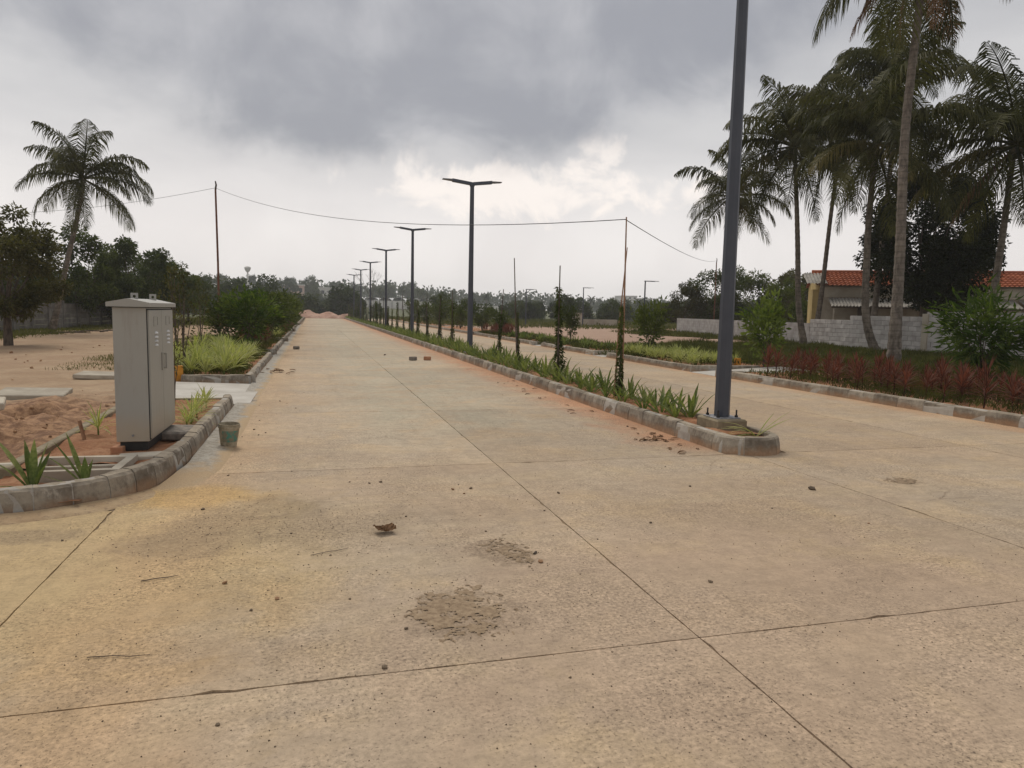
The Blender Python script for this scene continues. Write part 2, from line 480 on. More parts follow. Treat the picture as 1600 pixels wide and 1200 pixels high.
def ground_material():
    m, t = material("bare_earth")
    p = t.pos(); px, py, pz = t.sep(p)
    nb = t.noise(p, 0.12, 5, 0.6); nm = t.noise(p, 0.8, 6, 0.65, 0.3); nf = t.noise(p, 7, 6, 0.7); nv = t.noise(p, 45, 4, 0.7)
    col = t.mix(t.step(nm, 0.34, 0.66), (0.315, 0.210, 0.126), (0.385, 0.275, 0.172))
    col = t.mix(t.math('MULTIPLY', t.step(nb, 0.45, 0.62), 0.6), col, (0.31, 0.20, 0.125))
    # reddish plots on the right, freshly dug red soil close to the cabinet
    w = t.math('MULTIPLY', t.math('SUBTRACT', nm, 0.5), 1.2)
    col = t.mix(t.math('MULTIPLY', t.step(px, 11.0, 15.0), 0.75), col, t.mix(nm, (0.35, 0.225, 0.165), (0.42, 0.285, 0.215)))
    dug = spot(t, px, py, -3.5, 9.9, 1.5, 3.6, w)
    col = t.mix(t.math('MULTIPLY', dug, 0.95), col, t.mix(t.step(nf, 0.38, 0.62), (0.175, 0.088, 0.047), (0.35, 0.205, 0.112)))
    dark = spot(t, px, py, -3.4, 8.3, 0.6, 0.9, w)
    col = t.mix(t.math('MULTIPLY', dark, 0.75), col, (0.20, 0.105, 0.06))
    # weedy, grass-grown earth: the strip by the block wall, the valley and the lot's fringes
    weed = t.math('MULTIPLY', t.step(px, 10.5, 11.0), t.step(t.math('ADD', py, t.math('MULTIPLY', w, 6.0)), 31.0, 24.0))
    far = t.step(t.math('ADD', py, t.math('MULTIPLY', w, 25.0)), 84.0, 100.0)
    lft = t.math('MULTIPLY', t.step(t.math('ADD', px, t.math('MULTIPLY', w, 3.0)), -13.0, -15.5), 0.9)
    gm = t.math('MAXIMUM', t.math('MAXIMUM', weed, far), lft)
    gcol = t.mix(t.step(nf, 0.35, 0.65), (0.055, 0.070, 0.026), (0.13, 0.125, 0.05))
    col = t.mix(gm, col, gcol)
    k = t.math('MULTIPLY', t.math('MULTIPLY_ADD', t.math('SUBTRACT', nf, 0.5), 0.7, 1.0), t.math('MULTIPLY_ADD', t.math('SUBTRACT', nv, 0.5), 0.6, 1.0))
    col = t.vmath('MULTIPLY', col, t.n('ShaderNodeCombineXYZ', {0: k, 1: k, 2: k}).outputs[0])
    return finish(m, t, col, 0.95, t.math('ADD', nf, t.math('MULTIPLY', nv, 0.4)), 0.7, 0.03)

def soil_material():
    m, t = material("red_bed_soil")
    p = t.pos()
    nm = t.noise(p, 2.2, 5, 0.65); nf = t.noise(p, 18, 6, 0.7); nv = t.noise(p, 70, 4, 0.7)
    col = t.mix(t.step(nm, 0.35, 0.65), (0.33, 0.145, 0.068), (0.46, 0.25, 0.135))
    col = t.mix(t.step(nf, 0.5, 0.7), col, (0.26, 0.115, 0.058))
    k = t.math('MULTIPLY_ADD', t.math('SUBTRACT', nv, 0.5), 0.8, 1.0)
    col = t.vmath('MULTIPLY', col, t.n('ShaderNodeCombineXYZ', {0: k, 1: k, 2: k}).outputs[0])
    return finish(m, t, col, 0.95, t.math('ADD', nf, nv), 0.8, 0.03)

M = {}
M['road'] = road_material()
M['kerb'] = kerb_material()
M['ground'] = ground_material()
M['soil'] = soil_material()
M['joint'] = simple("joint_grit", (0.16, 0.112, 0.072), (0.29, 0.21, 0.135), 6, 0.95)
M['mortar'] = simple("mortar", (0.30, 0.27, 0.23), (0.42, 0.39, 0.34), 5, 0.95, bump_s=0.5, bump_d=0.01)
M['pad'] = simple("fresh_concrete", (0.42, 0.385, 0.335), (0.56, 0.53, 0.47), 1.2, 0.9, bump_s=0.3, rnd=0.05)
M['slabc'] = simple("cast_slab", (0.36, 0.31, 0.24), (0.50, 0.45, 0.36), 3, 0.9, bump_s=0.4)
M['plinth'] = simple("cement_plinth", (0.17, 0.135, 0.085), (0.30, 0.25, 0.165), 6, 0.9, bump_s=0.4)
M['block'] = simple("concrete_block", (0.34, 0.315, 0.295), (0.50, 0.475, 0.45), 2.5, 0.95, bump_s=0.5, rnd=0.16)
M['blockm'] = simple("block_mortar", (0.22, 0.20, 0.18), (0.30, 0.275, 0.25), 3, 0.95)
M['precast'] = simple("weathered_precast", (0.10, 0.095, 0.085), (0.19, 0.175, 0.155), 2, 0.95, bump_s=0.5)
M['lamp'] = simple("lamp_grey_paint", (0.040, 0.046, 0.062), (0.052, 0.058, 0.075), 3, 0.42, 0.0, 0.05, 0.002, spec=0.45, rnd=0.03)
M['led'] = simple("led_housing", (0.10, 0.10, 0.11), (0.14, 0.14, 0.15), 5, 0.4, rnd=0.03)
M['steel'] = simple("galvanised", (0.20, 0.20, 0.21), (0.32, 0.32, 0.33), 15, 0.45, 0.7, rnd=0.05)
def cabinet_material():
    m, t = material("cabinet_paint")
    p = t.pos(); px, py, pz = t.sep(p)
    n = t.noise(p, 2.0, 5, 0.6); nf = t.noise(t.scl(p, 14, 14, 2.2), 1.0, 5, 0.65)
    col = t.mix(n, (0.300, 0.292, 0.262), (0.340, 0.332, 0.298))
    col = t.mix(t.math('MULTIPLY', t.step(nf, 0.52, 0.72), 0.28), col, (0.22, 0.19, 0.15))
    dust = t.step(t.math('ADD', pz, t.math('MULTIPLY', t.math('SUBTRACT', n, 0.5), 0.3)), 0.55, 0.25)
    col = t.mix(t.math('MULTIPLY', dust, 0.6), col, (0.38, 0.29, 0.19))
    return finish(m, t, col, 0.45, t.noise(p, 180, 2), 0.06, 0.001, spec=0.4)
M['cabinet'] = cabinet_material()
M['black'] = simple("black_steel", (0.018, 0.018, 0.018), (0.035, 0.032, 0.028), 8, 0.6)
M['rubber'] = simple("dark_gasket", (0.02, 0.02, 0.02), (0.03, 0.03, 0.03), 8, 0.7)
M['rust'] = simple("rusty_pipe", (0.10, 0.045, 0.028), (0.19, 0.085, 0.05), 6, 0.85, 0.1)
M['bamboo'] = simple("bamboo_cane", (0.22, 0.115, 0.065), (0.36, 0.22, 0.13), 7, 0.7)
M['deadwood'] = simple("weathered_stake", (0.055, 0.042, 0.032), (0.12, 0.095, 0.075), 9, 0.9)
M['wire'] = simple("black_wire", (0.025, 0.025, 0.028), (0.04, 0.04, 0.043), 4, 0.6)
def bark(name, c1, c2, ring=0.0, scale=5):
    m, t = material(name)
    p = t.pos(); n = t.noise(t.scl(p, 1, 1, 0.35), scale*2, 6, 0.7); n2 = t.noise(p, 1.2, 4, 0.6)
    col = t.mix(t.step(n, 0.32, 0.68), c1, c2)
    col = t.mix(t.math('MULTIPLY', t.step(n2, 0.5, 0.7), 0.45), col, (c2[0]*1.35, c2[1]*1.35, c2[2]*1.3))
    if ring > 0:
        _, _, pz = t.sep(p)
        rg = t.math('SINE', t.math('ADD', t.math('MULTIPLY', pz, ring), t.math('MULTIPLY', n2, 5.0)))
        col = t.mix(t.math('MULTIPLY', t.step(rg, 0.45, 0.95), 0.32), col, (c1[0]*0.55, c1[1]*0.55, c1[2]*0.55))
        patch = t.noise(p, 3.4, 5, 0.7)
        col = t.mix(t.math('MULTIPLY', t.step(patch, 0.56, 0.68), 0.6), col, (c2[0]*1.5, c2[1]*1.5, c2[2]*1.45))
    return finish(m, t, col, 0.95, t.math('ADD', n, t.noise(p, scale*10, 3)), 0.8, 0.03)
M['bark'] = bark("tree_bark", (0.055, 0.042, 0.032), (0.13, 0.10, 0.075))
M['palmbark'] = bark("palm_bark", (0.085, 0.070, 0.055), (0.20, 0.165, 0.13), 34.0, scale=4)
M['palmbark_pale'] = bark("pale_palm_bark", (0.095, 0.078, 0.062), (0.215, 0.178, 0.145), 34.0, scale=4)
M['frond'] = leafmat("palm_frond", (0.034, 0.036, 0.011), (0.095, 0.090, 0.030), 1.2, 0.22, 0.5)
M['frond_y'] = leafmat("yellowing_frond", (0.075, 0.070, 0.022), (0.15, 0.12, 0.045), 1.2, 0.25, 0.55)
M['frond_dead'] = leafmat("dead_frond", (0.12, 0.065, 0.034), (0.23, 0.135, 0.075), 1.5, 0.2, 0.8, tint=(1.2, 1.0, 0.7))
M['nut'] = simple("green_coconut", (0.05, 0.045, 0.02), (0.11, 0.085, 0.035), 4, 0.5)
M['leaf_dark'] = leafmat("dark_leaf", (0.028, 0.040, 0.010), (0.098, 0.116, 0.030), 0.9, 0.28)
M['leaf_vdark'] = leafmat("very_dark_leaf", (0.014, 0.018, 0.008), (0.040, 0.048, 0.018), 0.9, 0.15)
M['leaf_mid'] = leafmat("mid_leaf", (0.035, 0.048, 0.013), (0.105, 0.125, 0.034), 1.2, 0.25)
M['leaf_olive'] = leafmat("olive_leaf", (0.036, 0.036, 0.014), (0.105, 0.095, 0.038), 1.2, 0.25)
M['leaf_bright'] = leafmat("bright_leaf", (0.042, 0.072, 0.015), (0.155, 0.190, 0.045), 2.0, 0.32)
M['leaf_far'] = leafmat("far_leaf", (0.022, 0.034, 0.012), (0.075, 0.092, 0.030), 0.25, 0.2)
M['lily'] = leafmat("lily_leaf", (0.085, 0.115, 0.038), (0.23, 0.25, 0.10), 3.0, 0.3, 0.4)
M['lily_y'] = leafmat("variegated_leaf", (0.11, 0.165, 0.04), (0.21, 0.25, 0.075), 3.0, 0.3, 0.45, stripe=(0.52, 0.49, 0.24), stripe_lo=0.10, stripe_hi=0.28)
M['cordy'] = leafmat("red_cordyline_leaf", (0.050, 0.026, 0.018), (0.155, 0.066, 0.045), 3.5, 0.3, 0.45, stripe=(0.19, 0.092, 0.062), tint=(1.5, 0.9, 0.7))
M['grass'] = leafmat("weedy_grass", (0.045, 0.052, 0.016), (0.125, 0.120, 0.042), 1.3, 0.3, 0.6)
M['dry'] = leafmat("dry_leaf", (0.10, 0.055, 0.028), (0.22, 0.13, 0.07), 9, 0.1, 0.9, tint=(1, 0.8, 0.6))
M['stone'] = simple("grey_stone", (0.13, 0.115, 0.10), (0.27, 0.235, 0.195), 14, 0.9, bump_s=0.5)
M['mud'] = simple("dried_mud", (0.235, 0.165, 0.102), (0.38, 0.28, 0.18), 30, 0.95, bump_s=0.6, bump_d=0.006)
M['pebble'] = simple("brown_pebble", (0.085, 0.062, 0.042), (0.20, 0.15, 0.10), 14, 0.9, bump_s=0.5)
M['clod'] = simple("earth_clod", (0.24, 0.13, 0.07), (0.42, 0.27, 0.155), 9, 0.95, bump_s=0.6, bump_d=0.01)
M['rubble'] = simple("pink_rubble", (0.42, 0.245, 0.175), (0.56, 0.37, 0.28), 0.9, 0.95, bump_s=0.8, bump_d=0.08)
M['brick'] = simple("burnt_brick", (0.30, 0.13, 0.07), (0.42, 0.22, 0.12), 9, 0.9)
M['yellow'] = simple("yellow_marker_paint", (0.50, 0.20, 0.02), (0.62, 0.29, 0.04), 7, 0.75)
M['tile'] = simple("clay_tile", (0.29, 0.088, 0.044), (0.47, 0.158, 0.073), 1.4, 0.85, bump_s=0.3, bump_d=0.02)
M['asb'] = simple("asbestos_sheet", (0.22, 0.205, 0.18), (0.36, 0.335, 0.295), 1.5, 0.9)
M['plaster'] = simple("stained_plaster", (0.30, 0.26, 0.20), (0.46, 0.41, 0.33), 0.9, 0.9)
M['yplaster'] = simple("yellow_plaster", (0.33, 0.245, 0.095), (0.47, 0.36, 0.165), 0.8, 0.9)
M['shade'] = simple("opening_shade", (0.07, 0.055, 0.04), (0.13, 0.105, 0.08), 1.0, 0.95)  # dark colour standing in for the shade inside the veranda
M['white'] = simple("white_sheet", (0.62, 0.62, 0.62), (0.75, 0.75, 0.74), 0.3, 0.7)
M['housewall'] = simple("pale_house_wall", (0.55, 0.53, 0.50), (0.68, 0.65, 0.61), 0.3, 0.9)
M['pinkwall'] = simple("pink_house_wall", (0.52, 0.36, 0.30), (0.60, 0.44, 0.37), 0.3, 0.9)
M['glass'] = simple("dark_window", (0.03, 0.035, 0.04), (0.05, 0.055, 0.06), 1, 0.2, spec=0.5)
def bucket_material():
    m, t = material("cement_stained_plastic")
    p = t.obj(); n = t.noise(p, 9, 6, 0.65); nf = t.noise(p, 40, 4)
    col = t.mix(t.step(n, 0.35, 0.62), (0.22, 0.18, 0.115), (0.36, 0.31, 0.22))
    col = t.mix(t.math('MULTIPLY', t.step(nf, 0.5, 0.7), 0.4), col, (0.45, 0.41, 0.33))
    return finish(m, t, col, 0.75, nf, 0.4, 0.004)
M['bucket'] = bucket_material()
def label_material():
    m, t = material("worn_turquoise_print")
    p = t.obj(); n = t.noise(p, 16, 6, 0.7)
    col = t.mix(t.step(n, 0.40, 0.58), (0.075, 0.23, 0.18), (0.22, 0.19, 0.125))
    n2 = t.noise(t.vmath('ADD', p, (3, 1, 2)), 11, 5, 0.7)
    col = t.mix(t.step(n2, 0.52, 0.66), col, (0.10, 0.10, 0.095))
    return finish(m, t, col, 0.7)
M['label'] = label_material()
def gutter_material():
    m, t = material("dusty_mortar_gutter")
    p = t.pos(); px, py, pz = t.sep(p)
    n = t.noise(p, 2.6, 6, 0.65); nf = t.noise(p, 16, 6, 0.7); nv = t.noise(p, 70, 4, 0.7)
    col = t.mix(t.step(nf, 0.35, 0.65), (0.27, 0.24, 0.195), (0.44, 0.405, 0.345))
    e = t.math('ADD', px, t.math('MULTIPLY', t.math('SUBTRACT', n, 0.5), 0.55))
    e2 = t.math('ADD', py, t.math('MULTIPLY', t.math('SUBTRACT', n, 0.5), 2.2))
    dust = t.math('MAXIMUM', t.step(e, -1.06, -0.90), t.step(e2, 7.75, 7.0))
    col = t.mix(dust, col, (0.44, 0.318, 0.19))
    k = t.math('MULTIPLY_ADD', t.math('SUBTRACT', nv, 0.5), 0.7, 1.0)
    col = t.vmath('MULTIPLY', col, t.n('ShaderNodeCombineXYZ', {0: k, 1: k, 2: k}).outputs[0])
    return finish(m, t, col, 0.9, t.math('ADD', nf, nv), 0.7, 0.015)
M['gutter'] = gutter_material()
def swept_material():
    m, t = material("swept_silt")
    p = t.pos(); n = t.noise(p, 3.2, 6, 0.7); nf = t.noise(p, 24, 5, 0.7)
    col = t.mix(t.step(n, 0.38, 0.62), (0.36, 0.25, 0.145), (0.43, 0.315, 0.19))
    col = t.mix(t.math('MULTIPLY', t.step(nf, 0.52, 0.66), 0.6), col, (0.22, 0.155, 0.10))
    return finish(m, t, col, 0.95, nf, 0.7, 0.02)
M['swept'] = swept_material()

# ------------------------------------------------------------------ terrain
ROAD_END = 112.0
def gz(x, y, fine=True):
    x = np.asarray(x, float); y = np.asarray(y, float)
    z = 0.03 + 0*x
    z = z + 0.22*smooth(11.5, 19, x)*(1 - smooth(35, 60, y))
    z = z - 4.0*smooth(125, 190, y)
    hill = 11.5*smooth(230, 430, y)*(1 - 0.55*smooth(-40, 220, x))
    z = z + hill
    if fine:
        lot = (1 - smooth(-2.2, -1.5, x))
        z = z + lot*(vnoise(x, y, 0.5, 1) - 0.5)*0.07 + lot*(vnoise(x, y, 2.2, 2) - 0.5)*0.035
        dug = np.exp(-(((x + 3.6)/0.9)**2 + ((y - 10.2)/2.6)**2))
        z = z + dug*(0.11 + 0.24*(vnoise(x, y, 2.6, 3) - 0.4) + 0.12*(vnoise(x, y, 8, 4) - 0.5) + 0.05*(vnoise(x, y, 17, 8) - 0.5))
        pit = np.exp(-(((x + 3.25)/0.45)**2 + ((y - 8.35)/0.6)**2))
        z = z - pit*0.10
        z = z + smooth(12, 14, x)*(1 - smooth(120, 140, y))*(vnoise(x, y, 0.6, 5) - 0.5)*0.12
    corr = smooth(-1.75, -1.3, x)*(1 - smooth(10.55, 10.9, x))*(1 - smooth(ROAD_END, ROAD_END + 2, y))
    front = (1 - smooth(5.8, 6.0, y))
    corr = np.maximum(corr, front)
    bed = smooth(-2.75, -2.55, x)*(1 - smooth(-1.5, -1.3, x))*(1 - smooth(12.0, 12.2, y))
    z = z*(1 - corr) - 0.12*corr
    z = z*(1 - bed) - 0.05*bed
    return z
def gzf(x, y):
    return float(gz(x, y))

def rng_steps(segs):
    out = []
    for a, b, st in segs:
        n = max(1, int(round((b - a)/st)))
        out += list(np.linspace(a, b, n, endpoint=False))
    out.append(segs[-1][1])
    return np.array(out)
xs = rng_steps([(-900, -120, 60), (-120, -30, 9), (-30, -8, 0.8), (-8, -5, 0.25), (-5, -1.2, 0.07), (-1.2, 10.5, 0.9), (10.5, 14, 0.25), (14, 30, 0.6), (30, 120, 6), (120, 1000, 60)])
ys = rng_steps([(-60, 4, 4), (4, 14.5, 0.07), (14.5, 24, 0.25), (24, 60, 0.6), (60, 130, 2.0), (130, 500, 10), (500, 1700, 80)])
GX, GY = np.meshgrid(xs, ys)
GZ = gz(GX, GY)
nx, ny = len(xs), len(ys)
gv = np.stack([GX.ravel(), GY.ravel(), GZ.ravel()], axis=1)
ii = (np.arange(ny - 1)[:, None]*nx + np.arange(nx - 1)[None, :]).ravel()
gf = np.stack([ii, ii + 1, ii + 1 + nx, ii + nx], axis=1)
gme = bpy.data.meshes.new("ground")
gme.vertices.add(len(gv)); gme.vertices.foreach_set('co', gv.astype(np.float32).ravel())
gme.loops.add(len(gf)*4); gme.loops.foreach_set('vertex_index', gf.astype(np.int32).ravel())
gme.polygons.add(len(gf)); gme.polygons.foreach_set('loop_start', np.arange(0, len(gf)*4, 4, dtype=np.int32))
gme.polygons.foreach_set('loop_total', np.full(len(gf), 4, dtype=np.int32))
gme.update(calc_edges=True)
gme.polygons.foreach_set('use_smooth', [True]*len(gf))
gme.materials.append(M['ground'])
tag(ob("ground", gme), kind='structure')

# ------------------------------------------------------------------ road: cast slabs with open joints
def slab(x0, x1, y0, y1, parent, rough_edge=0.004):
    g = 0.0035
    x0 += g; x1 -= g; y0 += g; y1 -= g
    near = y0 < 16
    st = 0.09 if near else 0.6
    ring = []
    def edge(ax, ay, bx, by, nxn, nyn):
        n = max(2, int(math.hypot(bx - ax, by - ay)/st))
        chip = 0
        for i in range(n):
            t = i/n
            o = random.uniform(-rough_edge, rough_edge*0.3) if near else 0
            if near and random.random() < 0.06: o -= random.uniform(0.004, 0.02)
            if i == 0: o = 0
            ring.append((ax + (bx - ax)*t + nxn*o, ay + (by - ay)*t + nyn*o))
    edge(x0, y0, x1, y0, 0, -1); edge(x1, y0, x1, y1, 1, 0)
    edge(x1, y1, x0, y1, 0, 1); edge(x0, y1, x0, y0, -1, 0)
    n = len(ring)
    vs = [(x, y, 0.0) for x, y in ring] + [(x, y, -0.05) for x, y in ring]
    fs = [tuple(range(n))] + [(i, n + i, n + (i + 1) % n, (i + 1) % n) for i in range(n)]
    return ob("concrete_slab", new_mesh("concrete_slab", vs, fs, M['road']), parent)

road = tag(empty("road"), kind='structure')
YJ = [-5.15, -1.05, 3.05, 7.22, 11.28]
while YJ[-1] < ROAD_END - 3: YJ.append(YJ[-1] + 4.1)
for a, b in zip(YJ[:-1], YJ[1:]):
    if b < 7.5:
        cols = [-10.5, -6.0, -1.5, 1.85, 4.87, 8.1, 11.4, 15.0]
        if a > 2: cols = [-1.5, 1.85, 4.87, 8.1, 10.33]
        for p, q in zip(cols[:-1], cols[1:]):
            slab(p, q, a, b, road)
    else:
        for p, q in ((-0.92, 1.85), (1.85, 4.62), (5.42, 8.1), (8.1, 10.37)):
            slab(p, q, a, b, road)
for p, q in ((-10.5, -6.0), (-6.0, -1.5)):
    slab(p, q, 3.05, 6.05, road)
mb = MB()
mb.box((2.2, 0.4, -0.024), (26.0, 13.2, 0.03))
mb.box((4.7, 60, -0.025), (11.5, 108, 0.03))
mb.build("joint_filling", M['joint'], road)

# ------------------------------------------------------------------ kerbs
def catmull(pts, step=0.05):
    P = [np.array(p, float) for p in pts]
    P = [2*P[0] - P[1]] + P + [2*P[-1] - P[-2]]
    out = []
    for i in range(1, len(P) - 2):
        n = max(2, int(np.linalg.norm(P[i + 1] - P[i])/step))
        for k in range(n):
            t = k/n
            out.append(0.5*((2*P[i]) + (-P[i-1] + P[i+1])*t + (2*P[i-1] - 5*P[i] + 4*P[i+1] - P[i+2])*t*t + (-P[i-1] + 3*P[i] - 3*P[i+1] + P[i+2])*t**3))
    out.append(P[-2])
    return np.array(out)

PROF = [(0.0, -0.08), (0.012, 0.10), (0.03, 0.178), (0.052, 0.200), (0.135, 0.205), (0.145, 0.195), (0.150, -0.08)]
def loft(mb, cs, ns, prof, cap=True, jit=0.0):
    n = len(prof); vs = []; fs = []
    for c, nn in zip(cs, ns):
        for (o, z) in prof:
            vs.append((c[0] + nn[0]*(o + random.uniform(-jit, jit)), c[1] + nn[1]*(o + random.uniform(-jit, jit)), z + (random.uniform(-jit, jit) if z > 0 else 0)))
    for i in range(len(cs) - 1):
        for k in range(n - 1):
            fs.append((i*n + k, (i + 1)*n + k, (i + 1)*n + k + 1, i*n + k + 1))
    if cap:
        fs.append(tuple(range(n))); fs.append(tuple(reversed(range((len(cs) - 1)*n, len(cs)*n))))
    mb.add(vs, fs)

def kerb_run(path, side, block, parent, near_y=34.0, name="kerb_stone", hs=1.0):
    path = np.asarray(path, float)
    seg = np.linalg.norm(np.diff(path, axis=0), axis=1)
    S = np.concatenate([[0], np.cumsum(seg)])
    def at(s):
        return np.array([np.interp(s, S, path[:, 0]), np.interp(s, S, path[:, 1])])
    def nrm(s):
        d = at(min(s + 0.06, S[-1])) - at(max(s - 0.06, 0)); d /= np.linalg.norm(d) + 1e-9
        return np.array([-d[1], d[0]])*side
    core = MB()
    cprof = [(o + (0.004 if o < 0.07 else -0.012), (z - 0.005)*hs if z > 0 else z) for o, z in PROF]
    ss = np.linspace(0, S[-1], max(2, int(S[-1]/0.12)))
    loft(core, [at(s) for s in ss], [nrm(s) for s in ss], cprof)
    core.build("mortar_core", M['mortar'], parent)
    s = 0.0; far = MB(); nfar = 0
    while s < S[-1] - 0.05:
        b = min(block*random.uniform(0.92, 1.08), S[-1] - s)
        if S[-1] - s - b < 0.1: b = S[-1] - s
        a0, a1 = s + 0.004, s + b - 0.004
        bend = np.dot(nrm(a0), nrm(a1)) < 0.999
        q = np.linspace(a0, a1, 6 if bend else 3)
        dz = random.uniform(-0.006, 0.006); do = random.uniform(-0.005, 0.005)
        prof = [(o + do, (z*hs + dz) if z > 0 else z) for o, z in PROF]
        y = at((a0 + a1)/2)[1]
        if y < near_y:
            m1 = MB()
            loft(m1, [at(u) for u in q], [nrm(u) for u in q], prof, jit=0.004)
            m1.build(name, M['kerb'], parent)
        else:
            loft(far, [at(u) for u in q], [nrm(u) for u in q], prof); nfar += 1
        s += b
    if nfar:
        tag(far.build("kerb_stone_row", M['kerb'], parent), kind='stuff')

arc = [(5.025 + 0.415*math.cos(a), 7.48 + 0.415*math.sin(a)) for a in np.linspace(math.pi, 2*math.pi, 13)]
kerb_m = tag(empty("kerb"), kind='structure')
kerb_run([(4.61, ROAD_END), (4.61, 9.0)] + arc + [(5.44, 9.0), (5.44, ROAD_END)], 1, 0.48, kerb_m)
kerb_l = tag(empty("kerb"), kind='structure')
pl = catmull([(-1.27, 12.15), (-1.2, 11.9), (-1.2, 10.0), (-1.2, 8.2), (-1.23, 7.5), (-1.33, 6.85), (-1.62, 6.3), (-2.12, 6.02), (-2.9, 5.95), (-4.2, 5.95), (-7.5, 6.0)])
kerb_run(pl, -1, 0.27, kerb_l)
left_beds = [(15.55, 23.6), (24.9, 33.0), (34.4, 48.0), (49.2, 66.0), (67.2, 110.0)]
for a, b in left_beds:
    k = tag(empty("kerb"), kind='structure')
    kerb_run(catmull([(-1.5, b), (-1.25, b - 0.05), (-1.2, b - 0.4), (-1.2, (a + b)/2), (-1.2, a + 0.35), (-1.26, a + 0.03), (-1.6, a - 0.02), (-2.55, a)]), -1, 0.5, k, hs=0.95)
right_beds = [(-4.0, 16.35), (18.15, 24.5), (25.5, 32.3), (33.3, 47.0), (48.5, 66.0), (67.5, 110.0)]
for a, b in right_beds:
    k = tag(empty("kerb"), kind='structure')
    pts = [(11.3, b), (10.7, b - 0.02), (10.42, b - 0.08), (10.36, b - 0.4), (10.36, (a + b)/2), (10.36, a + 0.4)]
    if a > 0: pts += [(10.42, a + 0.08), (10.7, a), (12.6, a + 0.02)]
    kerb_run(catmull(pts), 1, 0.62, k, hs=0.9)

# soil in the beds
def soil_sheet(x0, x1, y0, y1, z, st, amp, mat, name="soil_bed", mound=0.0):
    nxx = max(3, int((x1 - x0)/st)); nyy = max(3, int((y1 - y0)/st))
    X, Y = np.meshgrid(np.linspace(x0, x1, nxx), np.linspace(y0, y1, nyy))
    Z = z + (vnoise(X, Y, 3, 6) - 0.5)*amp + (vnoise(X, Y, 9, 7) - 0.5)*amp*0.8
    Z = Z + mound*np.sin(np.pi*(X - x0)/(x1 - x0))
    v = np.stack([X.ravel(), Y.ravel(), Z.ravel()], axis=1)
    fs = [(j*nxx + i, j*nxx + i + 1, (j + 1)*nxx + i + 1, (j + 1)*nxx + i) for j in range(nyy - 1) for i in range(nxx - 1)]
    return tag(ob(name, new_mesh(name, v, fs, mat, smooth=True)), kind='structure')
soil_sheet(4.73, 5.32, 7.52, 22, 0.155, 0.07, 0.05, M['soil'], mound=0.02)
_v = [(5.025, 7.55, 0.16)] + [(5.025 + 0.30*math.cos(a), 7.54 + 0.31*math.sin(a), 0.15) for a in np.linspace(math.pi, 2*math.pi, 13)]
tag(ob("soil_bed", new_mesh("soil_bed", _v, [(0, i, i + 1) for i in range(1, 13)], M['soil'])), kind='structure')
soil_sheet(4.73, 5.32, 22, ROAD_END, 0.16, 0.3, 0.05, M['soil'])
soil_sheet(-2.62, -1.32, 7.3, 12.1, 0.105, 0.06, 0.06, M['soil'])
soil_sheet(-2.62, -1.45, 6.62, 7.3, 0.085, 0.06, 0.05, M['soil'])
soil_sheet(-7.5, -1.75, 6.11, 6.62, 0.075, 0.06, 0.05, M['soil'])
for a, b in left_beds:
    soil_sheet(-3.4, -1.32, a + 0.12, b - 0.1, 0.12, 0.12 if a < 20 else 0.3, 0.06, M['soil'])
for a, b in right_beds:
    soil_sheet(10.48, 13.4, max(a + 0.12, 0), b - 0.1, 0.14, 0.2, 0.07, M['soil'])

# edging beams at the back of the first left bed
mb = MB()
mb.box((-2.66, 9.6, 0.07), (0.11, 4.9, 0.14), rz=0.015, bev=0.012)
tag(mb.build("edging_beam", M['plinth']), 'long low cement edging beam behind the soil of the cabinet bed', 'edging beam')
mb = MB(); mb.box((-1.98, 12.19, 0.075), (1.22, 0.09, 0.12), bev=0.012)
tag(mb.build("edging_beam", M['plinth']), 'short cement edging between red soil bed and grey driveway slab', 'edging beam')

# gutter strip of mortar along the left kerb
def strip(name, pts_in, pts_out, z, mat, amp=0.01, n=8, thick=True):
    vs = []; fs = []; NP = len(pts_in)
    for i, (a, b) in enumerate(zip(pts_in, pts_out)):
        for k in range(n):
            t = k/(n - 1)
            x = a[0]*(1 - t) + b[0]*t; y = a[1]*(1 - t) + b[1]*t
            zz = z + (1 - t)*0.03 + float(vnoise(x, y, 5, 9) - 0.5)*amp
            if k == n - 1: zz = -0.004
            ef = min(1.0, i/6, (NP - 1 - i)/6)
            zz = zz*ef - 0.006*(1 - ef)
            vs.append((x, y, zz))
    for i in range(len(pts_in) - 1):
        for k in range(n - 1):
            fs.append((i*n + k, i*n + k + 1, (i + 1)*n + k + 1, (i + 1)*n + k))
    return tag(ob(name, new_mesh(name, vs, fs, mat, smooth=True)), kind='structure')
yy = np.arange(6.62, 12.9, 0.1)
strip("gutter", [(-1.20 + (0.0 if y > 7.6 else -0.12*((7.6 - y)/0.8)**1.5), y) for y in yy],
      [(-0.86 + 0.05*float(vnoise(0, y, 1.1, 3) - 0.5) + (0 if y > 7.4 else -0.18*(7.4 - y)), y) for y in yy], 0.012, M['gutter'])
yy = np.arange(12.9, 70, 0.35)
strip("gutter", [(-1.21, y) for y in yy], [(-0.88 + 0.05*float(vnoise(0, y, 1.1, 3) - 0.5), y) for y in yy], 0.010, M['gutter'])
yy = None
# dirt swept against the foot of the curved kerb
cvp = catmull([(-1.36, 6.80), (-1.63, 6.28), (-2.13, 5.99), (-2.9, 5.92), (-4.2, 5.92), (-7.5, 5.97)], 0.1)
outp = []
for i, p in enumerate(cvp):
    dd = cvp[min(i + 1, len(cvp) - 1)] - cvp[max(i - 1, 0)]; dd /= np.linalg.norm(dd)
    outp.append(p + np.array([-dd[1], dd[0]])*(0.16 + 0.10*float(vnoise(p[0], p[1], 3, 2))))
strip("swept_dirt", [tuple(p) for p in cvp], [tuple(p) for p in outp], 0.008, M['swept'], 0.02)

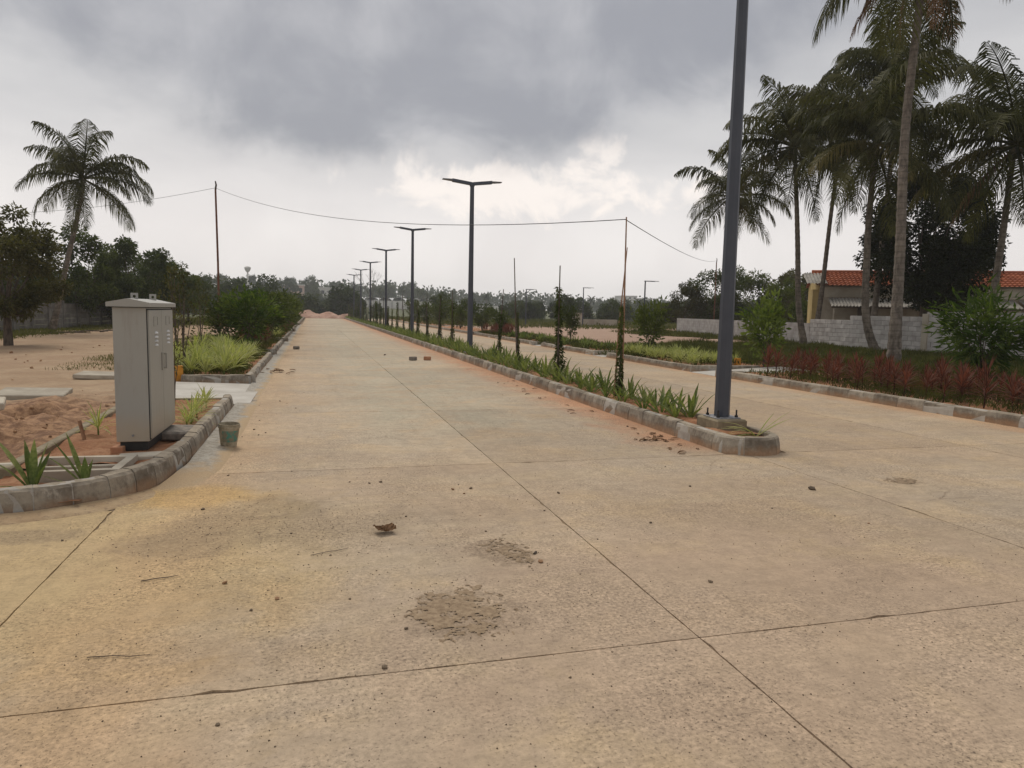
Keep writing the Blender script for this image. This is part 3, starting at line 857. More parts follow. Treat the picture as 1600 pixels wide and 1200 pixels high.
# driveway slabs
def drive(name, x0, x1, y0, y1, z0, z1, parts=1):
    r = tag(empty(name), kind='structure')
    ysp = np.linspace(y0, y1, parts + 1)
    for a, b in zip(ysp[:-1], ysp[1:]):
        a += 0.004; b -= 0.004
        vs = [(x0, a, z0), (x1, a, z1), (x1, b, z1), (x0, b, z0), (x0, a, -0.1), (x1, a, -0.1), (x1, b, -0.1), (x0, b, -0.1)]
        fs = [(0, 1, 2, 3), (0, 4, 5, 1), (1, 5, 6, 2), (2, 6, 7, 3), (3, 7, 4, 0)]
        if x1 < x0: fs = [tuple(reversed(f)) for f in fs]
        ob("concrete_slab", new_mesh("concrete_slab", vs, fs, M['pad']), r)
drive("driveway", -1.0, -2.72, 12.28, 15.5, 0.010, 0.075, 2)
for a, b in zip([x[1] for x in left_beds[:-1]], [x[0] for x in left_beds[1:]]):
    drive("driveway", -1.0, -3.4, a + 0.02, b - 0.05, 0.010, 0.10)
for a, b in zip([x[1] for x in right_beds[:-1]], [x[0] for x in right_beds[1:]]):
    drive("driveway", 10.30, 13.2, a + 0.03, b - 0.03, 0.008, 0.16)

# ------------------------------------------------------------------ street lamps
def make_lamp():
    r = empty("street_lamp")
    m = MB()
    a = 0.098; bt = 0.068
    m.tube([(0, 0, 0.02), (0, 0, 5.5)], [a, bt], 8, rot0=math.pi/8)
    m.build("pole", M['lamp'], r)
    m = MB(); m.box((0, 0, 0.008), (0.34, 0.34, 0.018), bev=0.004); m.build("base_plate", M['steel'], r)
    for sx in (-1, 1):
        for sy in (-1, 1):
            m = MB(); m.tube([(sx*0.13, sy*0.13, 0.0), (sx*0.13, sy*0.13, 0.11)], 0.012, 6); m.tube([(sx*0.13, sy*0.13, 0.018), (sx*0.13, sy*0.13, 0.042)], 0.024, 6)
            m.build("bolt", M['black'], r)
    m = MB(); m.tube([(0, 0, 5.44), (0, 0, 5.56)], 0.085, 8, rot0=math.pi/8); m.build("collar", M['lamp'], r)
    for s in (-1, 1):
        m = MB()
        h = 0.05; w = 0.07
        x0, z0, x1, z1 = 0.03*s, 5.52, 0.66*s, 5.60
        vs = []
        for (x, z) in ((x0, z0), (x1, z1)):
            vs += [(x, -w, z - h), (x, w, z - h), (x, w*0.8, z + h), (x, -w*0.8, z + h)]
        fs = [(0, 1, 5, 4), (1, 2, 6, 5), (2, 3, 7, 6), (3, 0, 4, 7), (3, 2, 1, 0), (4, 5, 6, 7)]
        m.add(vs, fs)
        arm = m.build("arm", M['lamp'], r)
        m = MB()
        vs = []
        for (x, z, ww, hh) in ((0.64*s, 5.600, 0.085, 0.028), (0.74*s, 5.605, 0.10, 0.022), (0.98*s, 5.618, 0.095, 0.010)):
            vs += [(x, -ww, z - hh), (x, ww, z - hh), (x, ww, z + hh), (x, -ww, z + hh)]
        fs = [(3, 2, 1, 0), (8, 9, 10, 11)]
        for k in range(2):
            for j in range(4):
                fs.append((k*4 + j, k*4 + (j + 1) % 4, k*4 + 4 + (j + 1) % 4, k*4 + 4 + j))
        m.add(vs, fs)
        hd = m.build("lamp_head", M['led'], arm)
    return r
lamp0 = make_lamp()
LY = [8.1, 23.55, 38.1, 52.2, 66.7, 80.0, 93.2]
LL = ['dark grey twin-arm street lamp bolted to the cement plinth at the rounded median tip',
      'second dark grey twin-arm street lamp after the rounded tip of the median',
      'third dark grey twin-arm street lamp along the median from its rounded tip',
      'fourth dark grey twin-arm street lamp along the median from its rounded tip',
      'fifth dark grey twin-arm street lamp along the median from its rounded tip',
      'sixth dark grey twin-arm street lamp along the median from its rounded tip',
      'last twin-arm street lamp on the median, close to the earth heaps']
for i, y in enumerate(LY):
    o = lamp0 if i == 0 else copy_tree(lamp0)
    o.location = (5.08, y, 0.30 if i == 0 else 0.22)
    o.rotation_euler = (0, 0, random.uniform(-0.03, 0.03))
    tag(o, LL[i], 'street lamp', 'twin-arm lamps along the median')
    m = MB(); h = 0.30 if i == 0 else 0.22
    m.box((0, 0, (h + 0.05)/2), (0.42, 0.50, h - 0.05), bev=0.02)
    tag(m.build("lamp_footing", M['plinth'], None, (5.08, y, 0)), 'cement footing block under ' + ['the street lamp at the rounded median tip', 'the second', 'the third', 'the fourth', 'the fifth', 'the sixth', 'the last'][i] + ('' if i == 0 else ' median street lamp'), 'footing', 'lamp footings in the median soil')
def side_lamp(x, y, rz, h, label):
    r = empty("street_lamp", (x, y, gzf(x, y)), rz)
    m = MB(); m.tube([(0, 0, 0), (0, 0, h)], [0.08, 0.055], 8); m.build("pole", M['lamp'], r)
    m = MB(); m.box((0.38, 0, h + 0.02), (0.9, 0.09, 0.07)); m.build("arm", M['lamp'], r)
    m = MB(); m.box((0.98, 0, h + 0.03), (0.42, 0.16, 0.04), bev=0.01); m.build("lamp_head", M['led'], r)
    tag(r, label, 'street lamp', 'single-arm lamps beyond the bare plot')
side_lamp(25.9, 53.4, 0.0, 4.15, 'single-arm dark street lamp near the far end of the block wall')
side_lamp(29.1, 75.4, 0.0, 4.35, 'single-arm dark street lamp beyond the bare plot, arm over a low hut')
side_lamp(22.4, 75.2, 0.1, 4.0, 'single-arm dark street lamp beyond the bare plot, alone before the grey tree line')

# ------------------------------------------------------------------ feeder pillar cabinet
cab = tag(empty("electrical_cabinet", (-1.735, 7.82, 0.065), -0.02), 'tall grey metal electrical cabinet with twin doors on black plinth in the bed', 'cabinet')
def cb(name, c, s, mat, parent=cab, bev=0.0):
    m = MB(); m.box(c, s, bev=bev); return m.build(name, mat, parent)
CW, CD = 0.30, 1.17     # X width, Y depth
cb("body", (0, CD/2, 0.16 + 0.67), (CW, CD, 1.34), M['cabinet'], bev=0.006)
cb("plinth", (0.0, CD/2, 0.115), (CW - 0.05, CD - 0.06, 0.088), M['black'])
for yy_ in (0.10, CD - 0.10):
    cb("foot", (0.0, yy_, 0.02), (CW - 0.14, 0.10, 0.12), M['black'])
m = MB()
ov = 0.045; hx = CW/2 + ov; z0 = 1.505
vs = [(-hx, -ov, z0), (hx, -ov, z0), (hx, CD + ov, z0), (-hx, CD + ov, z0),
      (-hx, -ov, z0 + 0.042), (hx, -ov, z0 + 0.042), (hx, CD + ov, z0 + 0.042), (-hx, CD + ov, z0 + 0.042),
      (0.0, -ov, z0 + 0.082), (0.0, CD + ov, z0 + 0.082)]
fs = [(3, 2, 1, 0), (0, 1, 5, 8, 4), (2, 3, 7, 9, 6), (1, 2, 6, 5), (3, 0, 4, 7), (5, 6, 9, 8), (4, 8, 9, 7)]
m.add(vs, fs); roof = m.build("roof", M['cabinet'], cab)
for yy_ in (0.22, CD - 0.30):
    m = MB()
    ring = [(0.036*math.cos(a), 0.040*math.sin(a)) for a in np.linspace(0, 2*math.pi, 16, endpoint=False)]
    outer = [(-0.032, -0.05), (0.032, -0.05), (0.032, 0.035), (-0.032, 0.035)]
    # lifting lug: a plate with a round hole
    sq = []
    for a in np.linspace(0, 2*math.pi, 16, endpoint=False):
        c_, s_ = math.cos(a), math.sin(a); k_ = 0.034/max(abs(c_), abs(s_))
        sq.append((c_*k_, s_*k_))
    hole = [(0.015*math.cos(a), 0.015*math.sin(a)) for a in np.linspace(0, 2*math.pi, 16, endpoint=False)]
    vs = [];
    for dy_ in (-0.005, 0.005):
        vs += [(x, dy_, z) for x, z in sq] + [(x, dy_, z) for x, z in hole]
    fs = []
    for i in range(16):
        j = (i + 1) % 16
        fs += [(i, j, 16 + j, 16 + i), (32 + i, 48 + i, 48 + j, 32 + j), (i, 32 + i, 32 + j, j), (16 + i, 16 + j, 48 + j, 48 + i)]
    m.add(vs, fs)
    o = m.build("lifting_lug", M['cabinet'], cab, (0.0 if yy_ < 0.5 else 0.03, yy_, z0 + 0.105))
xf = CW/2
cb("gasket", (xf + 0.003, CD/2, 0.83), (0.006, CD - 0.03, 1.31), M['rubber'])
for k, (ya, yb) in enumerate(((0.025, CD/2 - 0.004), (CD/2 + 0.004, CD - 0.025))):
    dr = cb("door", (xf + 0.014, (ya + yb)/2, 0.83), (0.016, yb - ya, 1.29), M['cabinet'], bev=0.004)
    ym = (ya + yb)/2
    for i in range(4):
        m = MB()
        prof = []
        zc_ = 1.235 - i*0.042
        ang = np.linspace(0, math.pi/2, 5)
        vs = []; fs = []
        for a in ang:
            for s_ in np.linspace(-1, 1, 5):
                e = (1 - s_*s_)**0.5 if abs(s_) < 1 else 0
                vs.append((xf + 0.022 + 0.022*math.sin(a)*e + 0.0005, ym + 0.05*s_, zc_ + 0.022*math.cos(a)*e))
        for i2 in range(4):
            for j2 in range(4):
                fs.append((i2*5 + j2, i2*5 + j2 + 1, (i2 + 1)*5 + j2 + 1, (i2 + 1)*5 + j2))
        m.add(vs, fs)
        m.build("louvre", M['white'], dr)
    fr = MB()
    for (cy, cz, sy, sz) in ((ym, 1.405, 0.17, 0.008), (ym, 1.315, 0.17, 0.008), (ym - 0.085, 1.36, 0.008, 0.098), (ym + 0.085, 1.36, 0.008, 0.098)):
        fr.box((xf + 0.024, cy, cz), (0.006, sy, sz))
    fr.build("name_plate", M['cabinet'], dr)
    hd = MB(); yh = CD/2 + (-0.05 if k == 0 else 0.06)
    if k == 1:
        hd.box((xf + 0.045, yh, 0.93), (0.016, 0.02, 0.17), bev=0.004)
        hd.box((xf + 0.032, yh, 1.005), (0.024, 0.018, 0.016)); hd.box((xf + 0.032, yh, 0.855), (0.024, 0.018, 0.016))
    else:
        hd.box((xf + 0.028, yh, 0.93), (0.012, 0.024, 0.19), bev=0.003)
    hd.build("handle", M['cabinet'], dr)
m = MB(); m.tube([(0.0, -0.001, 0.225), (0.0, -0.012, 0.225)], 0.011, 10); m.build("earth_bolt", M['steel'], cab)

# stones and brick under and beside the cabinet
m = MB(); m.box((0, 0, 0), (0.30, 0.55, 0.10), bev=0.02)
tag(m.build("paving_stone", M['stone'], None, (-1.47, 8.75, 0.155), (0.0, 0.03, -0.05)), 'dark grey stone slab wedged beside the cabinet door', 'stone slab')
m = MB(); m.box((0, 0, 0), (0.42, 0.20, 0.05), bev=0.01)
tag(m.build("paving_stone", M['slabc'], None, (-1.60, 7.56, 0.125), (0.02, -0.02, 0.1)), 'pale flat concrete slab lying in front of the cabinet foot', 'stone slab')
m = MB(); m.box((0, 0, 0), (0.11, 0.20, 0.085), bev=0.006)
tag(m.build("brick", M['brick'], None, (-1.87, 7.86, 0.142), (0, 0, -0.05)), 'orange brick propping the corner of the cabinet plinth', 'brick')

# inspection chamber
ch = tag(empty("inspection_chamber", (-2.0, 7.15, 0.0)), 'open concrete inspection chamber frame sunk in the corner bed', 'inspection chamber')
c4 = [(-0.33, -0.34), (0.37, -0.35), (0.38, 0.31), (-0.46, 0.36)]
for i in range(4):
    a = Vector(c4[i] + (0,)); b = Vector(c4[(i + 1) % 4] + (0,))
    dd = (b - a).normalized(); nn = Vector((-dd.y, dd.x, 0))
    e = 0.035
    m = MB()
    a2 = a + dd*0.0; b2 = b - dd*0.0
    p = [a2, b2, b2 + nn*0.075 - dd*0.075, a2 + nn*0.075 + dd*0.075]
    q = [(v.x, v.y, 0.02) for v in p] + [(v.x, v.y, 0.165 + random.uniform(-.003, .003)) for v in p]
    m.add(q, [(3, 2, 1, 0), (4, 5, 6, 7), (0, 1, 5, 4), (1, 2, 6, 5), (2, 3, 7, 6), (3, 0, 4, 7)])
    m.build("rim_wall", M['slabc'], ch)
m = MB(); m.box((-0.02, 0.0, 0.115), (0.60, 0.05, 0.05), bev=0.005); m.build("cross_bar", M['slabc'], ch)
m = MB(); m.box((-0.02, 0.0, 0.03), (0.66, 0.56, 0.05)); m.build("floor_slab", M['mortar'], ch)
m = MB(); m.box((0, 0, 0), (0.75, 0.09, 0.12), bev=0.01)
tag(m.build("edging_beam", M['slabc'], None, (-2.98, 7.28, 0.09), (0, 0, 0.08)), 'broken cement beam lying beside the open chamber frame', 'edging beam')
m = MB(); m.tube([(0, 0, -0.1), (-0.01, 0.01, 0.24)], [0.02, 0.02], 8)
tag(m.build("survey_peg", M['bamboo'], None, (-2.42, 8.75, 0.08), (0.0, -0.18, 0)), 'short brown wooden peg driven into the red soil behind the chamber', 'peg')

# bucket
bk = tag(empty("bucket", (-0.93, 8.62, 0.006), 0.3), 'dirty cement-stained plastic bucket with worn turquoise print beside the kerb', 'bucket')
bk.rotation_euler = (0.035, 0.03, 0.3); bk.scale = (0.80, 0.80, 0.92)
m = MB()
m.lathe([(0.0, 0.0), (0.105, 0.0), (0.108, 0.012), (0.140, 0.235), (0.149, 0.238), (0.151, 0.262), (0.143, 0.264), (0.146, 0.285), (0.140, 0.288), (0.134, 0.262), (0.104, 0.03), (0.0, 0.025)], 32)
bb = m.build("pail", M['bucket'], bk, smooth=False)
m = MB(); vs = []; fs = []
for i, a in enumerate(np.linspace(rad(235), rad(335), 15)):
    for z in (0.07, 0.21):
        r_ = 0.108 + (z - 0.012)*0.143 + 0.003
        vs.append((r_*math.cos(a - 0.3), r_*math.sin(a - 0.3), z))
for i in range(14): fs.append((2*i, 2*i + 2, 2*i + 3, 2*i + 1))
m.add(vs, fs); m.build("printed_label", M['label'], bk)
m = MB(); m.tube([(0.15*math.cos(a), 0.15*math.sin(a), 0.268 - 0.02*abs(math.sin(a))) for a in np.linspace(rad(20), rad(200), 13)], 0.003, 5); m.build("handle", M['steel'], bk)

# loose slabs in the earth lot
for (x, y, sx, sy, rz, z, lab) in [(-4.3, 13.0, 0.95, 0.75, 0.1, 0.10, 'pale cast cover slab tilted on dug earth behind the bed'),
                              (-4.35, 17.0, 0.9, 0.55, -0.1, 0.09, 'small whitish cover slab lying on the bare earth lot'),
                              (-4.0, 10.25, 0.55, 0.5, 0.3, 0.13, 'pale broken slab at the edge of the dark dug hole'),
                              (-3.15, 15.0, 0.75, 0.12, 0.05, 0.10, 'low cement edging piece with grass growing behind it')]:
    m = MB(); m.box((0, 0, 0), (sx, sy, 0.09), bev=0.012)
    tag(m.build("cover_slab", M['slabc'], None, (x, y, gzf(x, y) + 0.06), (0.06, 0.03, rz)), lab, 'concrete slab', 'loose concrete slabs in the earth lot')

# marker stones
for (x, y, lab) in [(-2.62, 15.75, 'orange-yellow painted marker stone behind the cabinet-side driveway slab'), (12.1, 18.6, 'orange-yellow painted marker stone at the variegated bed beside a driveway')]:
    m = MB(); m.box((0, 0, 0.16), (0.16, 0.14, 0.34), taper=0.92, bev=0.0)
    tag(m.build("marker_stone", M['yellow'], None, (x, y, 0.04), (0, 0, 0.3)), lab, 'marker stone', 'yellow marker stones')

# ------------------------------------------------------------------ plants: strap-leaf clumps
def clump_mesh(name, mat, n, L, w, e_lo, e_hi, curl, seed, stem=0.0, fold=0.3, spread=0.03, segs=4):
    random.seed(seed)
    m = MB()
    for i in range(n):
        az = i*2.399 + random.uniform(-0.5, 0.5)
        t = i/max(1, n - 1)
        e = rad(e_lo + (e_hi - e_lo)*t + random.uniform(-8, 8))
        o = (math.cos(az)*spread*random.random(), math.sin(az)*spread*random.random(), stem*(0.45 + 0.55*t))
        m.strap(o, az, e, L*random.uniform(0.7, 1.1), w*random.uniform(0.8, 1.15), curl*random.uniform(0.5, 1.4), segs, fold, random.uniform(-0.3, 0.3))
    if stem > 0:
        m.tube([(0, 0, -0.03), (0, 0, stem)], [0.012, 0.009], 5)
    return m.mesh(name, mat)
lily = [clump_mesh("lily_clump", M['lily'], 10 + k % 3, 0.46, 0.046, 34, 82, 0.45, 100 + k, fold=0.35, spread=0.05) for k in range(6)]
cordy = [clump_mesh("cordyline", M['cordy'], 34, 0.34, 0.030, 5, 85, 0.5, 200 + k, stem=0.34, segs=3) for k in range(5)]
vari = [clump_mesh("variegated_clump", M['lily_y'], 40, 0.50, 0.026, 18, 84, 0.75, 300 + k, stem=0.12, segs=4) for k in range(5)]
vari_s = [clump_mesh("variegated_clump", M['lily_y'], 24, 0.34, 0.022, 10, 82, 0.8, 330 + k, stem=0.10, segs=4) for k in range(3)]
random.seed(21)
def scatter(meshes, name, spots, label, cat, group, s0=0.85, s1=1.15, z=0.13):
    for (x, y) in spots:
        k = random.uniform(s0, s1)
        zz = z if not callable(z) else z(x, y)
        o = ob(name, random.choice(meshes), None, (x, y, zz), (random.uniform(-0.1, 0.1), random.uniform(-0.1, 0.1), random.uniform(0, 6.28)), (k, k, k*random.uniform(0.9, 1.1)))
        tag(o, label, cat, group)
sp = []
y = 8.95
while y < 44:
    for X in (4.88, 5.18):
        if abs(y - LY[0]) > 0.35 and random.random() < 0.96:
            sp.append((X + random.uniform(-0.06, 0.06), y + random.uniform(-0.1, 0.1)))
    y += 0.42 if y < 22 else 0.45
scatter(lily, "lily_clump", sp, 'green strap-leaved lily clump planted in the median soil', 'lily plant', 'lily clumps along the median', 0.72, 1.25, 0.14)
# past the counted ones: low growth in the far median
m = MB()
y = 44.0
while y < ROAD_END - 1:
    for X in (4.88, 5.18):
        for i in range(7):
            m.strap((X + random.uniform(-0.1, 0.1), y + random.uniform(-0.2, 0.2), 0.13), random.uniform(0, 6.28), rad(random.uniform(35, 80)), random.uniform(0.3, 0.5), 0.06, 0.5, 2)
    y += 0.5
tag(m.build("median_lilies", M['lily']), 'green lily growth filling the far stretch of the median', 'lily plants', kind='stuff')

# the plant fallen over at the median tip
m = MB()
random.seed(5)
for i in range(12):
    m.strap((0, 0, 0.0), rad(165) + random.uniform(-0.4, 0.4), rad(random.uniform(12, 45)), random.uniform(0.35, 0.52), 0.018, 1.0, 5, 0.3)
for i in range(4):
    m.strap((0, 0, 0.0), rad(5) + random.uniform(-0.35, 0.35), rad(random.uniform(30, 42)), random.uniform(0.4, 0.62), 0.02, 0.25, 4, 0.3)
tag(m.build("lily_clump", M['lily_y'], None, (5.14, 7.42, 0.16)), 'sparse yellow-green plant leaning over at the rounded tip of the median', 'lily plant')

# two big-leaved young plants by the inspection chamber: every leaf a part
def big_plant(x, y, leaves, label):
    r = tag(empty("strap_leaf_plant", (x, y, 0.09)), label, 'plant', 'young strap-leaved plants by the chamber')
    for (az, e, L, w, cu) in leaves:
        m = MB(); m.strap((0, 0, 0), rad(az), rad(e), L, w, cu, 7, 0.32, 0.0, 0.35)
        m.build("leaf", M['lily'], r)
big_plant(-2.13, 6.33, [(150, 58, 0.58, 0.05, 0.35), (95, 78, 0.44, 0.062, 0.1), (30, 76, 0.42, 0.06, 0.1), (70, 62, 0.38, 0.05, 0.3), (205, 40, 0.32, 0.03, 1.0), (330, 70, 0.30, 0.04, 0.4), (175, 52, 0.40, 0.04, 0.3), (120, 68, 0.46, 0.05, 0.2)],
          'young plant with broad green strap leaves at the kerb bend before the chamber')
big_plant(-1.80, 6.47, [(165, 62, 0.46, 0.035, 0.2), (140, 66, 0.50, 0.045, 0.1), (100, 84, 0.26, 0.055, 0.05), (160, 45, 0.42, 0.03, 0.3), (60, 72, 0.24, 0.045, 0.1), (185, 20, 0.40, 0.02, -0.1)],
          'slim young plant with few narrow leaves leaning over the chamber frame')
# small variegated plants beside the cabinet
for i, (x, y, s) in enumerate([(-1.48, 9.35, 0.8), (-1.47, 9.6, 0.9), (-1.50, 9.9, 1.0), (-1.49, 10.2, 0.9), (-1.53, 10.9, 0.85), (-1.52, 11.3, 0.9), (-2.12, 11.2, 0.9), (-2.38, 9.1, 0.9)]):
    o = ob("variegated_clump", vari_s[i % 3], None, (x, y, 0.11), (0, 0, i*1.3), s)
    tag(o, 'small yellow-green variegated plant alone behind the cabinet by the edging beam' if i == 7 else ('small yellow-green variegated plant set back from the kerb near the driveway edging' if i == 6 else 'small yellow-green variegated plant in red soil between cabinet and kerb'), 'variegated plant', 'small variegated plants in the cabinet bed')
# variegated drift in the second left bed, a few more further on
sp = []
for j in range(8):
    for i in range(4):
        x = -1.75 - i*0.40 + random.uniform(-0.1, 0.1); y = 16.4 + j*0.85 + random.uniform(-0.3, 0.3)
        sp.append((x, y))
scatter(vari, "variegated_clump", sp, 'tall pale yellow variegated clump massed in the bed past the cabinet-side driveway', 'variegated plant', 'variegated clumps of the cabinet-side bed', 0.8, 1.4, 0.12)
sp = [(-1.7 - random.random()*1.2, 34.8 + k*0.5) for k in range(16)]
scatter(vari, "variegated_clump", sp, 'pale yellow variegated clump behind the red plants on the cabinet-side verge', 'variegated plant', 'variegated clumps further up the cabinet-side verge', 0.9, 1.2, 0.12)
# red cordylines
sp = [(-1.65 - random.random()*1.0, 29.2 + k*0.17) for k in range(22)]
scatter(cordy, "cordyline", sp, 'dark red cordyline on the cabinet-side verge past the variegated drift', 'cordyline', 'red cordylines of the cabinet-side verge', 0.9, 1.15, 0.12)
sp = [(-1.5 - random.random()*0.7, 43 + k*1.1) for k in range(22)]
scatter(cordy, "cordyline", sp, 'dull red cordyline in the far cabinet-side verge below the bushes', 'cordyline', 'red cordylines of the far cabinet-side verge', 0.9, 1.2, 0.12)
sp = []
y = 7.9
while y < 15.9:
    for r_ in range(4):
        if random.random() < 0.92: sp.append((11.0 + r_*0.42 + random.uniform(-0.2, 0.2), y + random.uniform(-0.2, 0.2)))
    y += 0.40
scatter(cordy, "cordyline", sp, 'dark red cordyline in the long bed along the palm-side kerb', 'cordyline', 'red cordylines along the palm-side kerb', 0.78, 1.25, 0.15)
sp = []
y = 18.7
while y < 24.2:
    for r_ in range(4):
        sp.append((10.85 + r_*0.42 + random.uniform(-0.12, 0.12), y + random.uniform(-0.12, 0.12)))
    y += 0.42
scatter(vari, "variegated_clump", sp, 'yellow-green variegated clump in the short bed between the palm-side driveways', 'variegated plant', 'variegated clumps of the palm-side bed', 0.7, 0.95, 0.14)
sp = [(10.8 + random.random()*1.3, 25.8 + k*0.2) for k in range(32)]
scatter(lily, "lily_clump", sp, 'green strap-leaved clump in the palm-side bed beyond the second driveway', 'lily plant', 'lily clumps of the palm-side beds', 0.8, 1.1, 0.14)
sp = [(10.8 + random.random()*1.3, 33.6 + k*0.22) for k in range(30)]
scatter(lily, "lily_clump", sp, 'green strap-leaved clump in the palm-side bed beyond the third driveway', 'lily plant', 'lily clumps of the third palm-side bed', 0.8, 1.1, 0.14)
sp = [(10.8 + random.random()*1.1, 41.0 + k*0.24) for k in range(24)]
scatter(cordy, "cordyline", sp, 'red-brown cordyline in the palm-side bed beyond the second lamp', 'cordyline', 'red cordylines of the far palm-side bed', 1.0, 1.3, 0.14)

# ------------------------------------------------------------------ grass and ground cover (nobody could count it)
def grass_mesh(name, X, Y, Z, L, mat, w=0.012, lean=0.45):
    N = len(X)
    base = np.stack([X, Y, Z], axis=1)
    dd = RNG.normal(size=(N, 3))*lean; dd[:, 2] = 1.0
    return leaf_mesh(name, base, dd, L, np.full(N, w)*(0.7 + 0.6*RNG.random(N)), mat, 0.1, 0.0)
def grass_patch(x0, x1, y0, y1, n, Lm, label, mat='grass', w=0.014, clumpy=0.5, zoff=0.0, density=None):
    X = RNG.uniform(x0, x1, n); Y = RNG.uniform(y0, y1, n)
    keep = vnoise(X, Y, 1.3, 11) > clumpy*RNG.random(n)
    if density is not None: keep &= density(X, Y) > RNG.random(n)
    X = X[keep]; Y = Y[keep]
    L = Lm*(0.4 + 0.9*vnoise(X, Y, 0.9, 12))*(0.6 + 0.7*RNG.random(len(X)))
    me = grass_mesh("grass", X, Y, gz(X, Y) - 0.01 + zoff, L, M[mat], w)
    tag(ob("grass", me), label, 'grass', kind='stuff')
grass_patch(12.6, 24, 5, 30, 90000, 0.26, 'weedy green grass between the red cordylines and the block wall', w=0.022, zoff=0.02)
grass_patch(22, 31, 29, 56, 26000, 0.34, 'green grass along the foot of the far block wall', w=0.04, density=lambda x, y: smooth(6, 2, (22.6 + 0.2*(y - 22.8)) - x + 0.0))
grass_patch(10.50, 13.0, 4, 16.2, 20000, 0.19, 'dark green ground cover under the cordylines behind the palm-side kerb', w=0.022, zoff=0.14, clumpy=1.3)
grass_patch(10.52, 12.6, 18.4, 47, 14000, 0.22, 'green ground cover in the palm-side verge beds', w=0.035, zoff=0.16, clumpy=0.7)
grass_patch(-3.3, -1.36, 15.8, 33, 16000, 0.20, 'dark grass between the plants of the cabinet-side beds', w=0.02, zoff=0.10, clumpy=0.6)
grass_patch(-6.0, -3.3, 18.5, 40, 40000, 0.12, 'grass patch behind the variegated drift on the cabinet side', w=0.012, density=lambda x, y: smooth(-6.5, -4.0, x)*smooth(17, 22, y))
grass_patch(-3.3, -1.36, 34, 105, 16000, 0.32, 'long grass in the far cabinet-side verge', w=0.05, zoff=0.08)
grass_patch(-12, -4, 46, 112, 16000, 0.4, 'green grass beyond the bare lot on the cabinet side', w=0.08, density=lambda x, y: smooth(50, 70, y))
grass_patch(10.5, 60, 62, 125, 30000, 0.5, 'rough green grass beyond the bare plot', w=0.10, density=lambda x, y: smooth(66, 80, y + 0.2*x))
grass_patch(-16, -11.5, 30, 56, 9000, 0.22, 'grass tufts at the foot of the precast wall', w=0.04, density=lambda x, y: smooth(-11.0, -13.2, x))
grass_patch(-3.6, -2.75, 14.9, 15.9, 900, 0.12, 'small tuft of short green grass behind the low edging piece', w=0.012)

# ------------------------------------------------------------------ shrubs and trees
def rot_about(v, axis, a):
    return Matrix.Rotation(a, 3, axis) @ v

def shrub_meshes(name, seed, h, r, mat, nstem=6, leaf=(0.16, 0.055), n_leaf=420, droop=0.0, big=False):
    rnd = random.Random(seed)
    st = MB(); tips = []
    for i in range(nstem):
        az = i*2.4 + rnd.uniform(-0.4, 0.4)
        rr_ = r*rnd.uniform(0.35, 0.95); hh = h*rnd.uniform(0.55, 1.0)
        if i == 0: rr_ *= 0.15; hh = h
        p0 = Vector((0, 0, -0.03)); p3 = Vector((math.cos(az)*rr_, math.sin(az)*rr_, hh*0.93))
        p1 = Vector((math.cos(az)*rr_*0.15, math.sin(az)*rr_*0.15, hh*0.35)); p2 = Vector((math.cos(az)*rr_*0.6, math.sin(az)*rr_*0.6, hh*0.7))
        st.tube([p0, p1, p2, p3], [0.018, 0.013, 0.008, 0.003], 5)
        for (a, b, t0) in ((p1, p2, 0.2), (p2, p3, 0.0)):
            for k in range(5): tips.append((a.lerp(b, t0 + (1 - t0)*rnd.random()), 0.6))
        for k in range(8): tips.append((p3, 1.0))
    N = n_leaf
    base = np.empty((N, 3)); dirs = np.empty((N, 3)); L = np.empty(N); Wd = np.empty(N)
    for i in range(N):
        p, wt = tips[rnd.randrange(len(tips))]
        spread = 0.16*r + 0.04
        b = p + Vector((rnd.gauss(0, spread), rnd.gauss(0, spread), rnd.gauss(0, spread*0.9)))
        b.z = max(b.z, 0.12)
        base[i] = b
        o = b - Vector((0, 0, h*0.45)); o.z *= 0.7
        if o.length < 0.01: o = Vector((0, 0, 1))
        o.normalize()
        dirs[i] = o + Vector((rnd.gauss(0, 0.55), rnd.gauss(0, 0.55), rnd.gauss(0.1 - droop, 0.45)))
        L[i] = leaf[0]*rnd.uniform(0.7, 1.25); Wd[i] = leaf[1]*rnd.uniform(0.8, 1.2)
    return st.mesh("stem", M['bark']), leaf_mesh("foliage", base, dirs, L, Wd, mat, 0.2)
def plant(name, meshes, x, y, rz, sc, label, cat, group=None, z=None):
    r = tag(empty(name, (x, y, gzf(x, y) if z is None else z), rz), label, cat, group)
    r.scale = sc if hasattr(sc, '__len__') else (sc, sc, sc)
    ob("stem" if name.endswith(('shrub', 'sapling')) else "trunk", meshes[0], r)
    ob("foliage" if name.endswith(('shrub', 'sapling')) else "crown", meshes[1], r)
    return r

sh_bright = [shrub_meshes("s", 400 + k, 2.0, 0.75, M['leaf_bright'], 9, (0.25, 0.090), 800) for k in range(2)]
sh_mid = [shrub_meshes("s", 410 + k, 1.9, 0.9, M['leaf_mid'], 11, (0.21, 0.082), 950) for k in range(3)]
sh_mango = shrub_meshes("s", 431, 2.0, 1.05, M['leaf_bright'], 13, (0.30, 0.060), 1500, 0.25)
sh_thin = [shrub_meshes("s", 420 + k, 2.3, 0.32, M['leaf_olive'], 4, (0.10, 0.045), 130) for k in range(3)]

